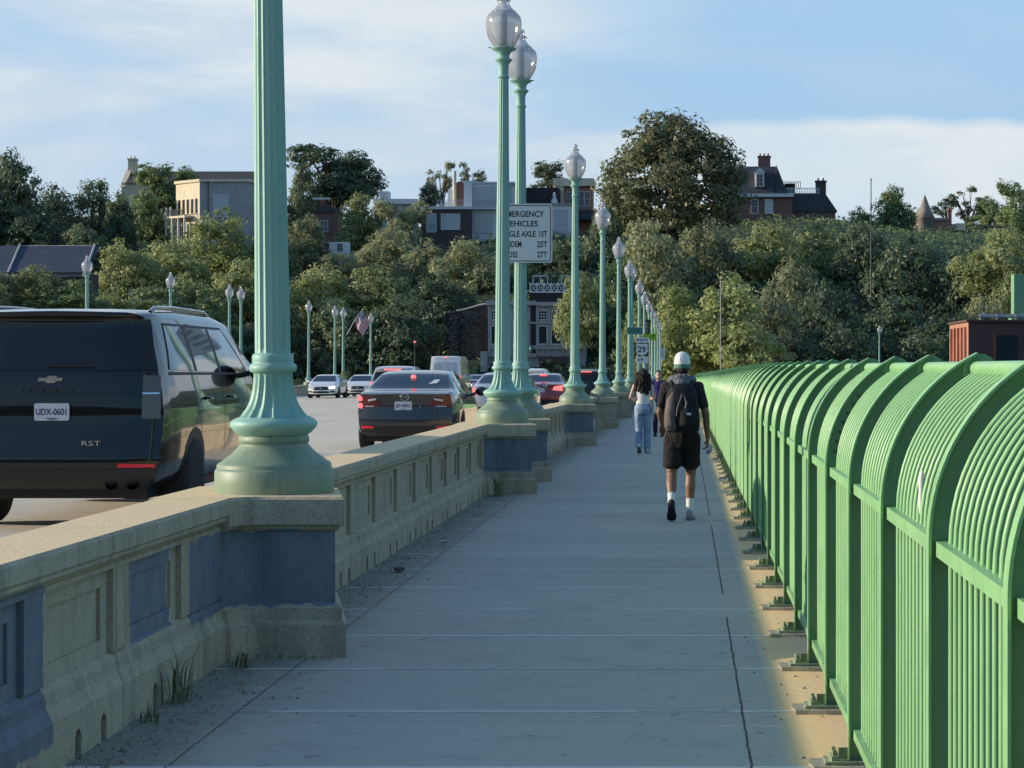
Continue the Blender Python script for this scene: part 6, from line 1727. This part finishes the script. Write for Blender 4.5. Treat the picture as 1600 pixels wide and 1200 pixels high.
# weeds at the foot of the parapet
def weed(x,y,h,n,label,seed,dry=.3):
    r=random.Random(seed); mb=MB(); 
    for k in range(n):
        a=r.uniform(0,2*PI); l=h*r.uniform(.35,1.1); lean=r.uniform(.1,.9)*l; w=r.uniform(.002,.006)
        b=(r.gauss(0,.03),r.gauss(0,.05),0); mid=(b[0]+math.cos(a)*lean*.35,b[1]+math.sin(a)*lean*.35,l*.6); tip=(b[0]+math.cos(a)*lean,b[1]+math.sin(a)*lean,l*r.uniform(.7,1))
        px,py=-math.sin(a)*w,math.cos(a)*w
        m=1 if r.random()<dry else 0
        mb.add([(b[0]-px,b[1]-py,0),(b[0]+px,b[1]+py,0),(mid[0]+px,mid[1]+py,mid[2]),(mid[0]-px,mid[1]-py,mid[2]),tip],[(0,1,2,3),(3,2,4)],m)
    o=mb.build('weed_tuft',[mat_simple('weed_blades',(.10,.13,.06),.6,var=.4),mat_simple('dry_weed_blades',(.36,.32,.20),.7,var=.3)]); o.location=(x,y,0)
    tag(o,label,'weed','weeds along the parapet')
weed(-2.56,11.15,.32,34,'tall tuft of green and dry weeds under the blue parapet panel',1,.35)
weed(-2.50,12.42,.12,40,'low weed patch in the corner beside the blue pedestal',2,.5)
weed(-2.45,28.9,.36,60,'dry weed tuft at the corner of the second blue pedestal',3,.5)
weed(-2.56,10.55,.10,24,'sparse weed sprig between the scupper slots',4,.4)
# grit and litter in the gutter
rg=random.Random(17); mb=MB()
for k in range(2600):
    y=6+44*rg.random()**1.9; x=-2.63+abs(rg.gauss(0,.17))*(1.5 if 10.5<y<12.9 else 1); s=rg.uniform(.003,.010)*(2.0 if rg.random()<.10 else 1)
    mb.add([(x-s,y-s,.001),(x+s*1.1,y-s*.7,.001),(x+s*.6,y+s,.001),(x-s*.8,y+s*.8,.001),(x,y,s*1.1+.001)],[(0,1,4),(1,2,4),(2,3,4),(3,0,4)])
for k in range(160):
    y=5+30*rg.random(); x=.35+.6*rg.random(); s=rg.uniform(.003,.010)
    mb.add([(x-s,y-s,.001),(x+s*1.1,y-s*.7,.001),(x+s*.6,y+s,.001),(x-s*.8,y+s*.8,.001),(x,y,s*1.1+.001)],[(0,1,4),(1,2,4),(2,3,4),(3,0,4)])
tag(mb.build('gutter_grit',mat_simple('grit',(.26,.23,.18),.95,var=.6,scale=30)),kind='stuff')
def litter(x,y,s,label,col,seed):
    r=random.Random(seed); mb=MB(); q=[(r.uniform(-s,s),r.uniform(-s,s)*1.4,.004+r.uniform(0,s*.8)) for k in range(12)]
    for k in range(14): a,b,c=r.sample(q,3); mb.add([a,b,c],[(0,1,2)])
    o=mb.build('litter',mat_simple('litter_paper',col,.7,var=.2)); o.location=(x,y,0); tag(o,label,'litter')
litter(-2.28,20.9,.06,'crumpled white paper scrap in the gutter between two pedestals',(.66,.66,.64),3)
litter(-2.36,18.2,.05,'dark flattened leaf in the gutter by the parapet',(.05,.045,.035),5)
# ================================================================== sky, sun, camera
SUN_EL=R(16.5)
wd=bpy.data.worlds.new('World'); scene.world=wd; wd.use_nodes=True
nt=wd.node_tree; n=nt.nodes; l=nt.links
n.clear()
out=n.new('ShaderNodeOutputWorld'); bg=n.new('ShaderNodeBackground'); l.new(bg.outputs[0],out.inputs[0])
sky=n.new('ShaderNodeTexSky'); sky.sky_type='NISHITA'; sky.sun_disc=False; sky.sun_elevation=SUN_EL; sky.sun_rotation=R(270); sky.altitude=50
sky.air_density=1.0; sky.dust_density=.6; sky.ozone_density=2.0
def wm(op,a,b=0,c=None):
    m=n.new('ShaderNodeMath'); m.operation=op
    for k,v in enumerate((a,b) if c is None else (a,b,c)):
        if isinstance(v,(int,float)): m.inputs[k].default_value=v
        else: l.new(v,m.inputs[k])
    return m.outputs[0]
def wmix(f,a,b):
    m=n.new('ShaderNodeMix'); m.data_type='RGBA'
    for s,v in ((m.inputs[0],f),(m.inputs[6],a),(m.inputs[7],b)):
        if isinstance(v,(int,float)): s.default_value=v
        elif isinstance(v,tuple): s.default_value=(*v,1)
        else: l.new(v,s)
    return m.outputs[2]
tc=n.new('ShaderNodeTexCoord'); sp=n.new('ShaderNodeSeparateXYZ'); l.new(tc.outputs['Generated'],sp.inputs[0])
az=wm('ARCTAN2',sp.outputs[0],sp.outputs[1]); el=wm('ARCSINE',sp.outputs[2])
def clouds(sx,sz,scale,det,ox,seed,dist=.6):
    cb=n.new('ShaderNodeCombineXYZ'); l.new(wm('ADD',wm('MULTIPLY',az,sx),ox),cb.inputs[0]); l.new(wm('MULTIPLY',el,sz),cb.inputs[1]); cb.inputs[2].default_value=seed
    t=n.new('ShaderNodeTexNoise'); t.inputs['Scale'].default_value=scale; t.inputs['Detail'].default_value=det; t.inputs['Roughness'].default_value=.55; t.inputs['Distortion'].default_value=dist
    l.new(cb.outputs[0],t.inputs['Vector']); return t.outputs['Fac']
def wramp(f,p0,p1):
    r=n.new('ShaderNodeMapRange'); r.interpolation_type='SMOOTHSTEP'; l.new(f,r.inputs[0]) if not isinstance(f,(int,float)) else None
    r.inputs[1].default_value=p0; r.inputs[2].default_value=p1; return r.outputs[0]
SKY=.143
# cool white balance of the picture, and the glare round the sun held back
vt=n.new('ShaderNodeVectorMath'); vt.operation='MULTIPLY'; l.new(sky.outputs[0],vt.inputs[0]); vt.inputs[1].default_value=(.82,1.22,1.52)
vm=n.new('ShaderNodeVectorMath'); vm.operation='MINIMUM'; l.new(vt.outputs[0],vm.inputs[0]); vm.inputs[1].default_value=(2.4,3.2,4.8)
clear=vm.outputs[0]
# toward the far shore the low sky is a pale even blue
lowf=wm('MULTIPLY',wramp(el,.42,.16),wm('MULTIPLY',wramp(wm('ABSOLUTE',az),1.4,.6),.80))
clear=wmix(lowf,clear,wmix(wramp(el,.05,.17),(3.05,4.55,5.85),(2.35,4.15,6.15)))
# broad soft cloud, heavier to one side
c1=clouds(2.6,9,1.5,6,.9,1.7,.35)
c2=clouds(6,26,1.3,6,3.0,5.1,.3)
streak=wramp(wm('ADD',wm('MULTIPLY',c1,.80),wm('MULTIPLY',c2,.20)),.40,.60)
# a bank that fills the low sky, its upper edge softly billowing
edge=clouds(7,1.5,1.0,3,2.2,9.3,.1)
bank=wramp(wm('SUBTRACT',wm('ADD',.112,wm('MULTIPLY',wm('SUBTRACT',edge,.5),.034)),el),-.0015,.0075)
bank=wm('MULTIPLY',bank,wramp(el,.035,.085))
leftfade=wramp(az,-.12,.03)
bank=wm('MULTIPLY',bank,wm('ADD',.34,wm('MULTIPLY',leftfade,.62)))
fadeup=wramp(el,.75,.25)
up=wm('MULTIPLY',wm('ADD',.34,wm('MULTIPLY',streak,.62)),wm('MULTIPLY',wm('SUBTRACT',1.0,wm('MULTIPLY',leftfade,.80)),fadeup))
fwd=wramp(wm('ABSOLUTE',az),1.3,.55)      # the bank lies over the far shore; the sky behind us is clearer
mask=wm('MULTIPLY',wm('MINIMUM',wm('MAXIMUM',bank,up),.92),wm('ADD',.15,wm('MULTIPLY',fwd,.85)))
ccol=wmix(wramp(c2,.35,.65),(4.7,5.35,5.85),(5.5,5.85,6.0))
col=wmix(mask,clear,ccol)
# unseen high haze overhead, added to lift the shade
veil=wm('MULTIPLY',wramp(el,.20,.55),wm('ADD',.20,wm('MULTIPLY',c1,.2)))
col=wmix(veil,col,(2.3,3.5,5.2))
l.new(col,bg.inputs[0]); bg.inputs[1].default_value=SKY

sd=bpy.data.lights.new('sun','SUN'); sd.energy=5.0; sd.angle=R(.53); sd.color=(1,.89,.70)
so=bpy.data.objects.new('sun',sd); link(so)
d=Vector((math.cos(SUN_EL),0,-math.sin(SUN_EL)))
so.rotation_euler=d.to_track_quat('-Z','Y').to_euler()

cam=bpy.data.cameras.new('camera'); co=bpy.data.objects.new('camera',cam); link(co)
cam.sensor_width=36; cam.sensor_fit='HORIZONTAL'; cam.lens=F/1600*36; cam.clip_start=.1; cam.clip_end=6000
co.location=(0,0,HC); co.rotation_euler=(PI/2,0,0)
cam.shift_x=(800-CX)/1600; cam.shift_y=(CY-600)/1600
scene.camera=co
scene.view_settings.view_transform='Standard'; scene.view_settings.look='None'; scene.view_settings.exposure=0; scene.view_settings.gamma=1
scene.render.engine='CYCLES'
scene.cycles.max_bounces=6; scene.cycles.transparent_max_bounces=12; scene.cycles.diffuse_bounces=3; scene.cycles.glossy_bounces=3
scene.cycles.caustics_reflective=False; scene.cycles.caustics_refractive=False
scene.cycles.use_denoising=True
